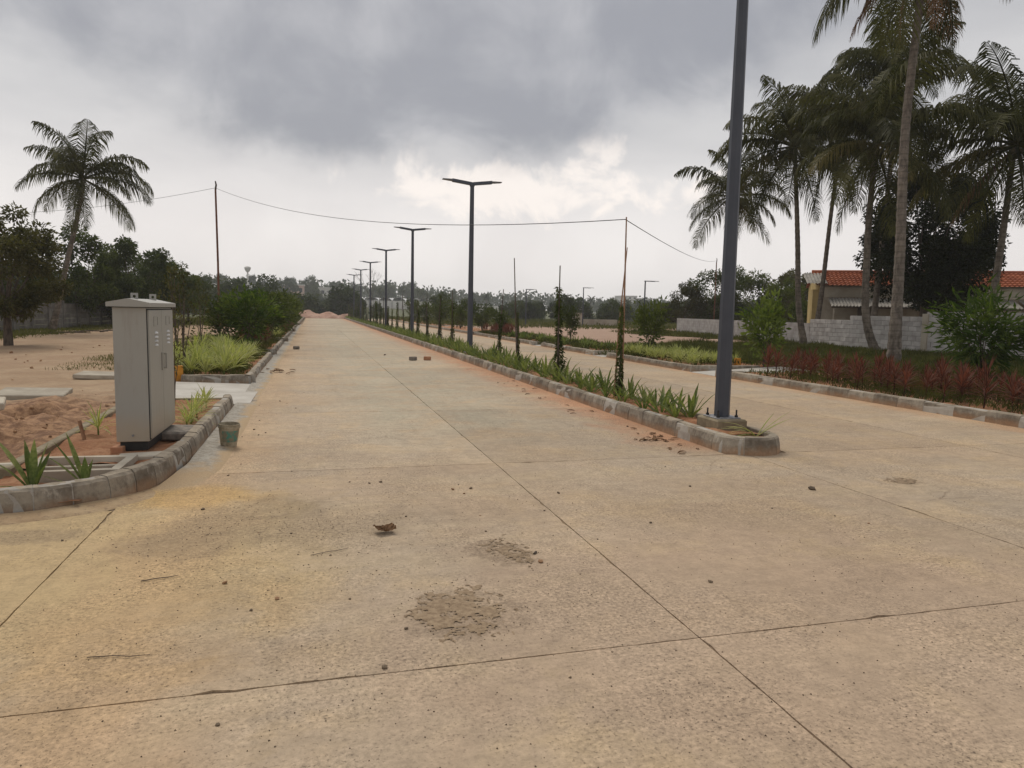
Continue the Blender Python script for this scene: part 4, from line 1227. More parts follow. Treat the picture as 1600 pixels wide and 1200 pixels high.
plant("green_shrub", sh_bright[0], -2.05, 25.7, 0.3, 1.0, 'bright green large-leaved shrub standing past the variegated drift on the cabinet side', 'shrub')
plant("green_shrub", sh_mid[0], -3.0, 26.6, 1.0, 0.85, 'green bush at the foot of the rusty wire pole', 'shrub')
plant("green_shrub", sh_mid[1], -2.2, 28.2, 2.0, 1.0, 'dense dark green bush behind the bright large-leaved shrub', 'shrub')
for i, (x, y, s) in enumerate([(-2.0, 33.2, 1.05), (-1.9, 37.5, 1.1), (-1.8, 41.5, 1.05), (-1.7, 46, 1.15), (-1.9, 51.5, 1.15), (-1.9, 57, 1.2), (-2.0, 63, 1.2), (-2.2, 70, 1.2), (-2.3, 79, 1.2), (-2.3, 88, 1.2), (-2.6, 98, 1.2)]):
    plant("green_shrub", sh_mid[(i + 1) % 3], x, y, i*1.1, s, 'green bush in the hedge-like row along the far cabinet-side verge', 'shrub', 'bushes of the far cabinet-side verge')
plant("green_shrub", sh_mid[2], 11.9, 23.9, 0.5, (0.75, 0.75, 1.0), 'dark young bushy tree in the variegated bed between palm-side driveways', 'shrub')
plant("green_shrub", sh_bright[1], 12.8, 18.3, 0.0, (0.85, 0.85, 1.0), 'round bright-topped young tree by the driveway behind the near lamp post', 'shrub')
plant("green_shrub", sh_mango, 15.3, 13.4, 0.0, 0.98, 'long-leaved bright green bush among grass before the block wall', 'shrub')
plant("green_sapling", sh_mid[0], 13.2, 35.9, 0.0, (0.55, 0.55, 0.9), 'small dark sapling at the near edge of the bare plot', 'sapling')
for i, (x, y, s) in enumerate([(11.6, 44.5, 0.8), (11.9, 51, 1.0), (11.5, 57, 0.9), (12.4, 63, 1.1), (12.0, 70, 1.2), (11.8, 78, 1.2), (11.9, 87, 1.3)]):
    plant("green_shrub", sh_mid[i % 3], x, y, i, s, 'green bush along the far palm-side verge behind the median trees', 'shrub', 'bushes of the far palm-side verge')
for i, (x, y, s, lab) in enumerate([(-2.75, 17.2, 1.0, 'thin leafy sapling behind the cabinet at the bed corner'), (-3.3, 19.6, 1.1, 'thin leafy sapling beside the variegated drift'), (-3.0, 21.5, 0.95, 'spindly sapling between the cabinet and the rusty pole'),
                               (-2.0, 11.6, 0.62, 'low spindly sapling in the cabinet bed near the driveway'), (-3.6, 20.8, 0.9, 'spindly bare-stemmed sapling at the edge of the earth lot')]):
    plant("thin_sapling", sh_thin[i % 3], x, y, i*1.7, s, lab, 'sapling', 'thin saplings on the cabinet side', z=0.1)

def column_tree(seed, h):
    rnd = random.Random(seed)
    st = MB(); st.tube([(0, 0, -0.05), (0.02, 0, h*0.5), (0.0, 0.02, h)], [0.028, 0.02, 0.006], 6)
    n = int(1100*h/2)
    base = np.empty((n, 3)); dirs = np.empty((n, 3)); L = np.empty(n); Wd = np.empty(n)
    for i in range(n):
        t = rnd.random()**1.6
        z = 0.04 + t*h*0.96
        r_ = (0.075*(1 - t)**1.3 + 0.022)*rnd.uniform(0.3, 1.25)*(1.3 if z < 0.5 else 0.9)*(0.8 + 0.4*math.sin(z*7 + seed))
        a = rnd.uniform(0, 6.28)
        base[i] = (math.cos(a)*r_*0.7, math.sin(a)*r_*0.7, z)
        dirs[i] = (math.cos(a)*0.7 + rnd.gauss(0, 0.25), math.sin(a)*0.7 + rnd.gauss(0, 0.25), rnd.gauss(-0.55, 0.35))
        L[i] = rnd.uniform(0.045, 0.10); Wd[i] = rnd.uniform(0.018, 0.03)
    return st.mesh("stem", M['bark']), leaf_mesh("foliage", base, dirs, L, Wd, M['leaf_dark'], 0.2)
cols = [column_tree(500 + k, hh) for k, hh in enumerate((1.75, 2.0, 1.5, 1.85, 1.6))]
CT = [(11.43, 0, 3.1), (14.5, 1, 2.45), (17.5, 3, 2.8), (19.95, 2, 2.1)]
yy2 = 26.7
k = 0
while yy2 < 110:
    CT.append((yy2, k % 5, random.uniform(1.7, 2.4))); yy2 += random.uniform(2.6, 3.3); k += 1
CTL = ['slim leafy column tree tied to a tall reddish cane that carries the wire',
       'slim leafy column tree with dark stake, second from the median tip', 'slim leafy column tree with tall thin stake, third from the median tip',
       'slim leafy column tree, fourth from the median tip before the second lamp']
for i, (y, kk, sh) in enumerate(CT):
    r = empty("column_sapling", (5.08 + random.uniform(-0.06, 0.06), y, 0.14), random.uniform(0, 6.28))
    s = random.uniform(0.78, 1.15); ww = random.uniform(0.75, 1.35)
    r.rotation_euler = (random.uniform(-0.05, 0.05), random.uniform(-0.05, 0.05), random.uniform(0, 6.28))
    ob("stem", cols[kk][0], r, scale=s); ob("foliage", cols[kk][1], r, scale=(s*ww, s*ww, s))
    m = MB()
    lean = random.uniform(-0.06, 0.06)
    m.tube([(0.07, 0.02, -0.05), (0.07 + lean*0.5, 0.03, sh*0.5), (0.06 + lean, 0.03, sh)], [0.020, 0.017, 0.012], 6)
    m.build("stake", M['bamboo'] if i == 0 else M['deadwood'], r)
    if i == 0:
        m = MB(); m.tube([(-0.06, 0.05, -0.05), (0.0, 0.09, 1.2), (0.12, 0.12, 2.6)], [0.018, 0.015, 0.008], 6); m.build("stake", M['bamboo'], r)
        r.rotation_euler = (0, 0, 0.0)
    tag(r, CTL[i] if i < 4 else 'slim leafy column tree with stake in the row past the second lamp', 'sapling', 'column trees staked along the median')

def tree_meshes(seed, h, trunk_h, r, leafmat_, nclump, per, leaf=(0.30, 0.16), trunk_r=0.16, flat=0.75, clump_r=None, lean=0.0):
    rnd = random.Random(seed); g = np.random.default_rng(seed)
    tr = MB()
    top = Vector((lean*trunk_h, rnd.uniform(-0.1, 0.1)*trunk_h*0.3, trunk_h))
    tr.tube([(0, 0, -0.2), (lean*trunk_h*0.3 + rnd.uniform(-.05, .05), 0.03, trunk_h*0.45), tuple(top)], [trunk_r*1.25, trunk_r, trunk_r*0.8], 8)
    ch = (h - trunk_h)
    cz = trunk_h + ch*0.48
    cl = []
    for i in range(nclump):
        while True:
            q = Vector((rnd.uniform(-1, 1), rnd.uniform(-1, 1), rnd.uniform(-1, 1)))
            if 0.25 < q.length < 1: break
        q = q.normalized()*(q.length**0.55)
        c_ = Vector((top.x + q.x*r, top.y + q.y*r, cz + q.z*ch*0.52))
        c_ += Vector((0, 0, -0.12*ch*(Vector((q.x, q.y, 0)).length)**2))
        cl.append(c_)
        mid = top.lerp(c_, 0.5) + Vector((rnd.uniform(-.15, .15)*r, rnd.uniform(-.15, .15)*r, -0.05*ch))
        if i < 26:
            tr.tube([top - Vector((0, 0, 0.1)), mid, c_], [trunk_r*0.45, trunk_r*0.22, trunk_r*0.06], 5, cap=False)
    cr = clump_r or r*0.30
    N = nclump*per
    cc = np.array([tuple(c_) for c_ in cl])
    ci = g.integers(0, nclump, N)
    csz = g.uniform(0.6, 1.25, nclump)[ci][:, None]
    off = g.normal(size=(N, 3)); off /= np.linalg.norm(off, axis=1, keepdims=True)
    off *= (g.random((N, 1))**0.45)*cr*csz
    off[:, 2] *= flat
    base = cc[ci] + off
    dirs = off/np.linalg.norm(off, axis=1, keepdims=True)*0.8 + g.normal(size=(N, 3))*0.55
    dirs[:, 2] -= 0.25
    L = leaf[0]*g.uniform(0.6, 1.3, N); Wd = leaf[1]*g.uniform(0.7, 1.2, N)
    return tr.mesh("trunk", M['bark']), leaf_mesh("crown", base, dirs, L, Wd, leafmat_, 0.2)

# left: mango-like trees by the precast wall
T_near = tree_meshes(601, 4.8, 1.2, 1.75, M['leaf_olive'], 46, 230, (0.17, 0.075), 0.13, 0.8, 0.5)
T_mid = [tree_meshes(610 + k, 6.0, 1.2, 2.9, M['leaf_dark'], 44, 240, (0.26, 0.11), 0.15, 0.8, 0.75) for k in range(3)]
plant("leafy_tree", T_near, -10.3, 29.0, 0.4, (1, 1, 1.0), 'low-forked dusty olive tree standing on the bare lot before the precast wall', 'tree')
for i, (x, y, s, lab) in enumerate([(-17.5, 46, 1.0, 'dark leafy tree behind the precast wall, between its outer end and the leaning palm'),
                               (-14.5, 53, 1.02, 'dark leafy tree behind the leaning palm trunk'), (-12.2, 57, 1.0, 'tall dark mango tree beyond the precast wall, on the road side of the palm'),
                               (-11.5, 62, 0.86, 'dark round tree at the end of the precast wall'), (-20.5, 38, 1.05, 'dark leafy tree behind the lone olive tree at the precast wall'),
                               (-15.0, 66, 0.95, 'dark tree standing deeper behind the precast wall')]):
    plant("leafy_tree", T_mid[i % 3], x, y, i*1.3, s, lab, 'tree', 'dark trees behind the precast wall')
plant("leafy_tree", tree_meshes(620, 5.0, 1.6, 1.6, M['leaf_dark'], 26, 200, (0.22, 0.09), 0.09, 0.7, 0.55), -10.2, 66.5, 0, 1.0, 'slender dark tree standing alone between the mango trees and the rusty pole', 'tree')
# right: big dark tree in front of the tiled house and the trees beyond the wall
plant("leafy_tree", tree_meshes(630, 9.0, 2.4, 2.75, M['leaf_vdark'], 85, 480, (0.20, 0.10), 0.20, 0.85, 0.85), 29.6, 29.3, 0.0, 1.0, 'big dense dark tree in front of the tiled house among palms', 'tree')
T_right = [tree_meshes(640 + k, 6.2, 1.4, 2.8, M[mn], 36, 200, (0.30, 0.13), 0.15, 0.8, 0.8) for k, mn in enumerate(('leaf_mid', 'leaf_dark', 'leaf_olive'))]
for i, (x, y, s, k, lab) in enumerate([(33.0, 60, 0.72, 2, 'olive bushy tree over the far end of the block wall'), (36.5, 61, 0.92, 0, 'mid green tree behind the block wall, near its far end'),
                                  (40.5, 62, 1.0, 1, 'dark tree behind the block wall and the near lamp post'), (45.0, 61, 0.98, 2, 'loose olive tree behind the wall near the yellow house end'),
                                  (36.5, 50, 0.72, 1, 'dark low tree close behind the middle of the block wall'), (33.5, 42, 0.62, 0, 'green low tree behind the wall beside the yellow house end')]):
    plant("leafy_tree", T_right[k], x, y, i*1.9, s, lab, 'tree', 'trees behind the block wall')
for i, (x, y) in enumerate([(52, 62), (60, 56), (62, 48), (66, 58)]):
    plant("leafy_tree", T_right[i % 3], x, y, i, 0.95, 'tree top showing over the tiled roof', 'tree', 'trees behind the tiled house')

# ------------------------------------------------------------------ coconut palms
def frond_mesh(seed, L, e0, curl, mat, n=68, leaflet=1.05, droop=1.15, w=0.048, sag=0.0):
    rnd = random.Random(seed)
    m = MB()
    pts = []; es = []
    p = Vector((0, 0, 0)); e = rad(e0); S = 14
    for i in range(S + 1):
        pts.append(p.copy()); es.append(e)
        p = p + Vector((math.cos(e), 0, math.sin(e)))*(L/S)
        e -= rad(curl)*(0.35 + 1.3*i/S)/S
    m.tube(pts, [0.045*(1 - i/S)**0.8*1.0 + 0.006 for i in range(S + 1)], 5, cap=False)
    for i in range(n):
        t = 0.14 + 0.86*(i/(n - 1))
        f = t*S; k = min(S - 1, int(f)); q = pts[k].lerp(pts[k + 1], f - k)
        e = es[k] + (es[k + 1] - es[k])*(f - k)
        tang = Vector((math.cos(e), 0, math.sin(e))); up = Vector((-math.sin(e), 0, math.cos(e)))
        prof = (0.45 + 0.75*math.sin(math.pi*min(1, t*1.02))**0.7)*(1.0 if t < 0.8 else 1 - (t - 0.8)*2.2)
        if rnd.random() < 0.05: continue
        for s in (-1, 1):
            if rnd.random() < 0.05: continue
            ll = leaflet*prof*rnd.uniform(0.72, 1.15)
            fw = 0.35 + 0.75*t + rnd.uniform(-0.12, 0.12)
            dv = (Vector((0, s, 0))*1.0 + tang*fw + up*rnd.uniform(0.0, 0.35)).normalized()
            d2 = (dv + Vector((0, 0, -1))*droop*rnd.uniform(0.8, 1.4)).normalized()
            d3 = (dv + Vector((0, 0, -1))*droop*rnd.uniform(1.6, 2.8)).normalized()
            a = q; b = a + dv*ll*0.35; c = b + d2*ll*0.35; dd = c + d3*ll*0.30
            wv = tang*(w*0.5)
            vs = [tuple(a - wv*0.5), tuple(a + wv*0.5), tuple(b - wv), tuple(b + wv), tuple(c - wv*0.8), tuple(c + wv*0.8), tuple(dd)]
            m.add(vs, [(0, 1, 3, 2), (2, 3, 5, 4), (4, 5, 6)])
    return m.mesh("frond", mat)
FR = {}
for lev, (e0, cu) in {'up': (80, 70), 'high': (60, 100), 'mid': (38, 118), 'flat': (14, 100), 'low': (-16, 68), 'hang': (-52, 32)}.items():
    FR[lev] = [frond_mesh(700 + k + hash_ , 3.6, e0 + random.uniform(-6, 6), cu*random.uniform(0.85, 1.2), M['frond']) for k in range(3) for hash_ in [len(lev)*11]]
FR['yellow'] = [frond_mesh(760 + k, 3.5, -8 + 10*k, 75, M['frond_y']) for k in range(2)]
FR['dead'] = [frond_mesh(770 + k, 3.0, -45 - 25*k, 30, M['frond_dead'], n=44, droop=1.6, leaflet=0.7) for k in range(2)]
def palm(base, path, tr, size, seed, label, group=None, dead=1, yellow=3, n=26, pale=False, nuts=True, rzoff=0.0, skip=0.0):
    rnd = random.Random(seed)
    bx_, by_ = base; bz = gzf(bx_, by_)
    r = tag(empty("coconut_palm", (bx_, by_, bz)), label, 'palm tree', group)
    P = catmull([(p[0] - bx_, p[1] - by_, p[2] - bz) for p in path], 0.16)
    npt = len(P); rads_ = []
    for i in range(npt):
        t = i/(npt - 1)
        rads_.append(tr*(1.0 - 0.38*t)*(1 + 0.55*math.exp(-t*14))*(1 + 0.045*(1 if i % 2 else -1)))
    m = MB(); m.tube([tuple(p) for p in P], rads_, 12)
    m.build("trunk", M['palmbark_pale' if pale else 'palmbark'], r)
    top = P[-1]
    levs = ['up', 'up', 'up', 'high', 'high', 'high', 'high', 'mid', 'mid', 'mid', 'mid', 'mid', 'flat', 'flat', 'flat', 'flat', 'low', 'low', 'low', 'low', 'hang', 'hang', 'mid', 'high', 'flat', 'up', 'low', 'mid']
    az = rnd.uniform(0, 6.28)
    for i in range(n):
        lv = levs[i % len(levs)]
        az += 2.39996 + rnd.uniform(-0.45, 0.45)
        k = size*rnd.uniform(0.82, 1.14)
        ob("frond", rnd.choice(FR[lv]), r, tuple(top + np.array([0, 0, -0.05])), (rnd.uniform(-0.22, 0.22), rnd.uniform(-0.16, 0.16), az), k)
    for i in range(yellow):
        ob("frond", FR['yellow'][i % 2], r, tuple(top - np.array([0, 0, 0.1])), (0, 0, rnd.uniform(0, 6.28)), size*rnd.uniform(0.85, 1.0))
    for i in range(dead):
        tag(ob("frond", FR['dead'][i % 2], r, tuple(top - np.array([0, 0, 0.15])), (0, 0, rzoff + i*2.1), size*rnd.uniform(0.85, 1.05)), 'dead brown hanging frond')
    if nuts:
        for i in range(6):
            a = rnd.uniform(0, 6.28); q = top + np.array([math.cos(a)*0.24, math.sin(a)*0.24, -0.28 - rnd.uniform(0, 0.25)])
            mm = MB(); mm.lathe([(0.0, -0.13), (0.07, -0.10), (0.105, -0.02), (0.09, 0.07), (0.04, 0.12), (0.0, 0.13)], 8)
            mm.build("coconut", M['nut'], r, tuple(q), (rnd.uniform(-.4, .4), rnd.uniform(-.4, .4), 0))
    return r
PG = 'coconut palms by the block wall'
palm((-13.71, 44.4), [(-13.71, 44.4, -0.1), (-13.3, 44.4, 1.6), (-12.9, 44.4, 3.4), (-12.1, 44.4, 6.8), (-11.9, 44.4, 8.3)], 0.16, 0.98, 801, 'lone coconut palm with leaning trunk in front of the precast wall', n=25, dead=0, yellow=1)
palm((23.65, 37.2), [(23.65, 37.2, 0), (23.5, 37.4, 4), (23.6, 37.8, 8.6)], 0.14, 0.98, 802, 'short young coconut palm half hidden behind the near lamp post', PG, dead=0, yellow=3, n=22)
palm((21.3, 27.5), [(21.3, 27.5, 0.1), (20.98, 27.7, 2.2), (20.88, 27.9, 5), (20.75, 28.3, 9.2)], 0.135, 1.03, 803, 'slim coconut palm with drooping fronds, between the lamp post and the yellow house end', PG, dead=0, yellow=2, rzoff=2.0)
palm((25.6, 32.4), [(25.6, 32.4, 0.1), (26.0, 32.5, 3.0), (26.5, 32.8, 7), (27.1, 33.1, 11.2)], 0.135, 1.12, 804, 'coconut palm leaning from behind the wall towards the house, with an orange-brown dead frond', PG, dead=2, yellow=2, rzoff=4.2)
palm((20.75, 22.1), [(20.75, 22.1, 0.0), (20.3, 22.3, 0.55), (20.0, 22.5, 1.8), (20.1, 22.75, 3.9), (20.25, 22.95, 5.7), (20.5, 23.1, 8.2)], 0.15, 1.05, 805, 'coconut palm whose trunk curves out sharply at its base before the wall', PG, dead=0, yellow=2)
palm((27.0, 29.9), [(27.0, 29.9, 0.1), (27.5, 30.2, 4.5), (28.1, 30.6, 10), (28.4, 30.9, 13.4)], 0.15, 1.2, 806, 'tall dark coconut palm just behind the thick pale trunk', PG, dead=1, yellow=1)
palm((17.15, 18.0), [(17.15, 18.0, 0), (17.33, 18.25, 3.5), (17.52, 18.6, 7.4), (18.0, 18.9, 11.3), (18.25, 19.05, 13.6)], 0.165, 1.18, 807, 'tallest coconut palm with thick pale trunk rising from the red cordylines', PG, dead=4, yellow=2, pale=True, rzoff=2.4, n=26)
palm((24.6, 21.3), [(24.6, 21.3, 0.1), (24.68, 21.35, 2.2), (25.05, 21.5, 4.8), (25.45, 21.7, 7.6), (25.6, 21.7, 8.3)], 0.15, 1.28, 808, 'coconut palm leaning over the wall beside the long-leaved bush', PG, dead=1, yellow=2, rzoff=2.6)

# ------------------------------------------------------------------ walls
def block_wall():
    r = tag(empty("block_wall", (22.68, 22.8, 0.0)), 'grey concrete block boundary wall stepped in height, running behind the palms', 'wall')
    base = Vector((22.68, 22.8, 0))
    p0 = Vector((23.6, 15.0, 0)); p1 = Vector((22.35, 24.0, 0)); p2 = Vector((22.9, 29.2, 0)); p3 = Vector((28.5, 52.5, 0))
    bl, bh, bt = 0.40, 0.19, 0.19
    pitch = 0.012
    me = MB(); me.box((0, 0, 0), (bl - pitch, bt, bh - pitch), bev=0.008)
    bm_ = me.mesh("block", M['block'])
    meh = MB(); meh.box((0, 0, 0), (bl/2 - pitch, bt, bh - pitch), bev=0.008)
    bmh = meh.mesh("block", M['block'])
    def run(a, b, courses, single):
        d = (b - a); Ln = d.length; d.normalize(); az = math.atan2(d.y, d.x)
        core = MB(); mid = (a + b)/2
        z0 = 0.02
        core.box((mid.x - base.x, mid.y - base.y, z0 + courses*bh/2 - 0.006), (Ln, bt - 0.03, courses*bh - 0.02), rz=az)
        core.build("mortar_core", M['blockm'], r)
        st = MB()
        for c in range(courses):
            s = 0.0 if c % 2 == 0 else -bl/2
            while s < Ln - 0.05:
                a0 = max(s, 0); b0 = min(s + bl, Ln); full = (b0 - a0) > bl*0.75
                cen = a + d*((a0 + b0)/2)
                jit = random.uniform(-0.006, 0.006)
                loc = (cen.x - base.x - d.y*jit, cen.y - base.y + d.x*jit, z0 + c*bh + bh/2)
                if (b0 - a0) > 0.1:
                    if single: ob("block", bm_ if full else bmh, r, loc, (random.uniform(-.006, .006), 0, az + random.uniform(-.008, .008)))
                    else: st.box(loc, ((bl if full else bl/2) - pitch, bt, bh - pitch), rz=az)
                s += bl
        if not single: tag(st.build("block_courses", M['block'], r), kind='stuff')
    q1 = p0.lerp(p1, 0.80)
    run(p0, q1, 10, False)
    run(q1, p1 + (p2 - p1)*0.42, 9, True)
    run(p1 + (p2 - p1)*0.42, p2, 8, True)
    run(p2, p3, 7, False)
    pil = MB(); pil.box((q1.x - base.x - 0.02, q1.y - base.y, 0.92), (0.26, 0.24, 1.84), rz=0.1); pil.build("pillar", M['plaster'], r)
block_wall()

pw = tag(empty("precast_wall", (-13.0, 45.0, 0)), 'weathered precast plank boundary wall with posts behind the bare lot', 'wall')
A = Vector((-15.6, 27.0, 0)); B = Vector((-13.9, 60.0, 0))
nb_ = 15; dv_ = (B - A)/nb_; az_ = math.atan2(dv_.y, dv_.x)
pm = MB(); pm.box((0, 0, 0), (dv_.length - 0.14, 0.05, 0.285), bev=0.01); plank = pm.mesh("plank", M['precast'])
pm = MB(); pm.box((0, 0, 0), (0.15, 0.15, 1.75), bev=0.012); post = pm.mesh("post", M['precast'])
for i in range(nb_ + 1):
    c = A + dv_*i - Vector((-13.0, 45.0, 0))
    ob("post", post, pw, (c.x, c.y, 0.83), (0, 0, az_))
    if i < nb_:
        c = A + dv_*(i + 0.5) - Vector((-13.0, 45.0, 0))
        for k_ in range(5):
            ob("plank", plank, pw, (c.x, c.y, 0.19 + k_*0.30), (random.uniform(-.02, .02), 0, az_))

# ------------------------------------------------------------------ tiled house on the right
def house():
    o = Vector((30.0, 37.2, 0)); dvx = Vector((40.5, 33.3, 0)) - Vector((29.2, 36.4, 0))
    az = rad(-31)
    r = tag(empty("tiled_house", (29.6, 37.0, 0.1), az), 'long low house with orange clay-tile roof and sheet awning behind the wall', 'house')
    L = 30.0; D = 4.6; ez = 3.45; rzv = 4.35
    m = MB(); m.box((L/2, D/2, ez/2), (L, D, ez)); m.build("wall", M['plaster'], r)
    m = MB(); m.add([(-0.004, 0, 0), (-0.004, D, 0), (-0.004, D, ez), (-0.004, D/2, rzv - 0.1), (-0.004, 0, ez),
                     (-0.2, 0, 0), (-0.2, D, 0), (-0.2, D, ez), (-0.2, D/2, rzv - 0.1), (-0.2, 0, ez)],
                    [(0, 1, 2, 3, 4), (9, 8, 7, 6, 5), (0, 4, 9, 5), (1, 6, 7, 2), (4, 3, 8, 9), (3, 2, 7, 8)])
    m.build("gable_wall", M['yplaster'], r)
    # tile rows: stepped courses of wavy pans
    for sgn in (0, 1):
        rows = 8; cols_ = 130
        vs = []; fs = []
        for i in range(rows):
            for e in (0, 1):
                t = (i + e)/rows
                for k in range(cols_*2 + 1):
                    x = -0.35 + (L + 0.7)*k/(cols_*2)
                    yv = -0.45 + t*(D/2 + 0.45); zv = ez - 0.08 + t*(rzv - ez + 0.08) + (0.085 if e == 0 else 0.0) + (0.03 if k % 2 else 0)
                    if sgn: yv = D - yv
                    vs.append((x, yv, zv))
        nc = cols_*2 + 1
        for i in range(rows*2 - 1):
            for k in range(nc - 1):
                f = (i*nc + k, i*nc + k + 1, (i + 1)*nc + k + 1, (i + 1)*nc + k)
                fs.append(f if not sgn else tuple(reversed(f)))
        rf = ob("roof", new_mesh("roof", vs, fs, M['tile']), r)
    m = MB(); m.tube([(-0.35, D/2, rzv + 0.05), (L + 0.35, D/2, rzv + 0.05)], 0.11, 8); m.build("ridge_tiles", M['tile'], r)
    # fascia, sheet awning on posts, veranda openings with their shade painted as dark boxes
    m = MB(); m.box((L/2, -0.06, 3.05), (L - 0.1, 0.10, 0.58)); m.build("fascia", M['plaster'], r)
    for (a, b) in ((0.35, 10.0), (10.3, 19.5), (19.8, 29.5)):
        vs = []; fs = []; n = int((b - a)/0.09)
        for k in range(n + 1):
            x = a + (b - a)*k/n; w = 0.035*(1 if k % 2 else -1)
            vs += [(x, -0.12, 2.72 + w), (x, -1.75, 2.22 + w)]
        for k in range(n): fs.append((2*k, 2*k + 1, 2*k + 3, 2*k + 2))
        ob("awning_sheet", new_mesh("awning_sheet", vs, fs, M['asb']), r)
        m = MB(); m.box(((a + b)/2, -1.72, 2.14), (b - a, 0.06, 0.08)); m.build("awning_rail", M['deadwood'], r)
        for x in np.linspace(a + 0.15, b - 0.15, 4):
            m = MB(); m.tube([(x, -1.68, 0), (x, -1.68, 2.12)], 0.05, 8); m.build("post", M['plaster'], r)
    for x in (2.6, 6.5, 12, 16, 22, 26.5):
        m = MB(); m.box((x, -0.03, 1.25), (2.2 if x in (6.5, 16) else 1.1, 0.08, 1.6 if x in (6.5, 16) else 2.1)); m.build("door", M['shade'], r)  # dark-coloured box imitating a shaded opening
    m = MB()
    vs = []; fs = []
    for k in range(13):
        x = -0.9 + 1.15*k/12; w = 0.03*(1 if k % 2 else -1)
        vs += [(x, -0.5, 3.55 + w), (x, 1.9, 4.28 + w)]
    for k in range(12): fs.append((2*k, 2*k + 2, 2*k + 3, 2*k + 1))
    m.add(vs, fs); m.build("corner_sheet", M['asb'], r)
    m = MB(); m.box((-0.36, 0.4, 1.6), (0.3, 0.9, 3.2)); m.build("corner_pier", M['yplaster'], r)
house()

# ------------------------------------------------------------------ poles and wire
def pole(x, y, h, label, mat='rust', r0=0.045, lean=(0, 0)):
    o = empty("wire_pole", (x, y, gzf(x, y)))
    m = MB(); m.tube([(0, 0, -0.1), (lean[0]*h*0.5 + 0.02, lean[1]*h*0.5, h*0.5), (lean[0]*h, lean[1]*h, h - 0.35)], [r0, r0*0.95, r0*0.85], 8); m.build("shaft", M[mat], o)
    m = MB(); m.tube([(lean[0]*h, lean[1]*h, h - 0.36), (lean[0]*h + 0.03, lean[1]*h, h - 0.15), (lean[0]*h + 0.0, lean[1]*h, h)], [r0*0.9, r0*0.8, r0*0.5], 6); m.build("pole_tip", M['deadwood'], o)
    tag(o, label, 'pole', 'poles carrying the wire')
pole(-3.88, 33.3, 6.8, 'thin rusty pole carrying the sagging wire beside the verge bushes', lean=(-0.006, 0))
pole(29.8, 49.3, 5.9, 'thin rusty pole behind the block wall at the wire end')
pole(-21.0, 50.0, 7.0, 'thin pole carrying the wire behind the dark trees of the precast wall')
def wire(pts, sag, label):
    m = MB(); P = []
    for (a, b), s in zip(zip(pts[:-1], pts[1:]), sag):
        a = Vector(a); b = Vector(b)
        for k in range(24):
            t = k/24; p = a.lerp(b, t); p.z -= s*4*t*(1 - t); P.append(tuple(p))
    P.append(pts[-1])
    m.tube(P, 0.0075, 5)
    tag(m.build("overhead_wire", M['wire']), label, 'wire')
wire([(-21.0, 50.0, 6.7), (-3.93, 33.3, 6.55)], [0.45], 'sagging black wire running from the rusty pole past the lone palm')
wire([(-3.93, 33.3, 6.55), (5.14, 11.46, 3.20)], [0.60], 'long sagging black wire crossing above the cabinet-side carriageway')
wire([(5.14, 11.46, 3.20), (29.8, 49.3, 5.8)], [0.3], 'black wire running from the tall cane to behind the block wall')

# ------------------------------------------------------------------ heaps of earth at the road end
def heap(x, y, rx, ry, h, seed, label):
    n = 34
    X, Y = np.meshgrid(np.linspace(-1.2, 1.2, n), np.linspace(-1.2, 1.2, n))
    R_ = np.sqrt(X**2 + Y**2)
    Z = h*np.clip(1 - R_**2, 0, 1)*(0.75 + 0.6*vnoise(X, Y, 2.3, seed)) + 0.12*(vnoise(X, Y, 9, seed + 1) - 0.5)*(R_ < 1)
    v = np.stack([(X*rx).ravel(), (Y*ry).ravel(), Z.ravel() - 0.06], axis=1)
    fs = [(j*n + i, j*n + i + 1, (j + 1)*n + i + 1, (j + 1)*n + i) for j in range(n - 1) for i in range(n - 1)]
    tag(ob("earth_heap", new_mesh("earth_heap", v, fs, M['rubble']), None, (x, y, 0.02)), label, 'earth heap', 'earth heaps closing the road')
heap(-0.6, 114.0, 2.6, 1.8, 0.95, 31, 'pinkish earth heap closing the road beside the verge bushes')
heap(2.3, 114.6, 2.2, 1.8, 0.85, 37, 'pinkish earth heap in the middle of the road end')
heap(4.9, 114.3, 1.9, 1.6, 0.7, 41, 'low pinkish earth heap at the road end against the median')

# ------------------------------------------------------------------ distance: trees, palms, greenhouses, houses
FT = [tree_meshes(900 + k, 9.0, 1.6, 3.9 + 0.5*(k % 2), M['leaf_far'], 40, 70, (0.70, 0.42), 0.22, 0.8, 1.25) for k in range(5)]
FTh = [tree_meshes(920 + k, 12.5, 4.0, 3.2, M['leaf_far'], 26, 70, (0.75, 0.4), 0.25, 0.7, 1.3) for k in range(3)]
def far_palm_mesh():
    tr = MB(); tr.tube([(0, 0, -0.3), (0.25, 0, 5), (0.1, 0, 10)], [0.22, 0.17, 0.13], 6)
    cr = MB(); rnd = random.Random(77)
    for i in range(18):
        az = i*2.4; e = rad(75 - i*6)
        for s_ in (-1, 1):
            cr.strap((0.1, 0, 10), az + s_*0.10, e, rnd.uniform(2.6, 3.4), 0.55, 1.6, 5, -1.2)
    return tr.mesh("trunk", M['palmbark']), cr.mesh("crown", M['leaf_far'])
FPm = far_palm_mesh()
random.seed(99)
def forest(n, xr, yr, meshes, s0, s1, label, group, name="far_tree", cond=None):
    c = 0; tries = 0
    while c < n and tries < n*20:
        tries += 1
        x = random.uniform(*xr); y = random.uniform(*yr)
        if cond and not cond(x, y): continue
        plant(name, random.choice(meshes), x, y, random.uniform(0, 6.28), (random.uniform(s0, s1),)*2 + (random.uniform(s0, s1),), label, 'tree' if name == 'far_tree' else 'palm tree', group)
        c += 1
forest(44, (-70, 8), (128, 185), FT, 0.58, 0.85, 'dark green tree in the wood just beyond the earth heaps', 'trees beyond the road end')
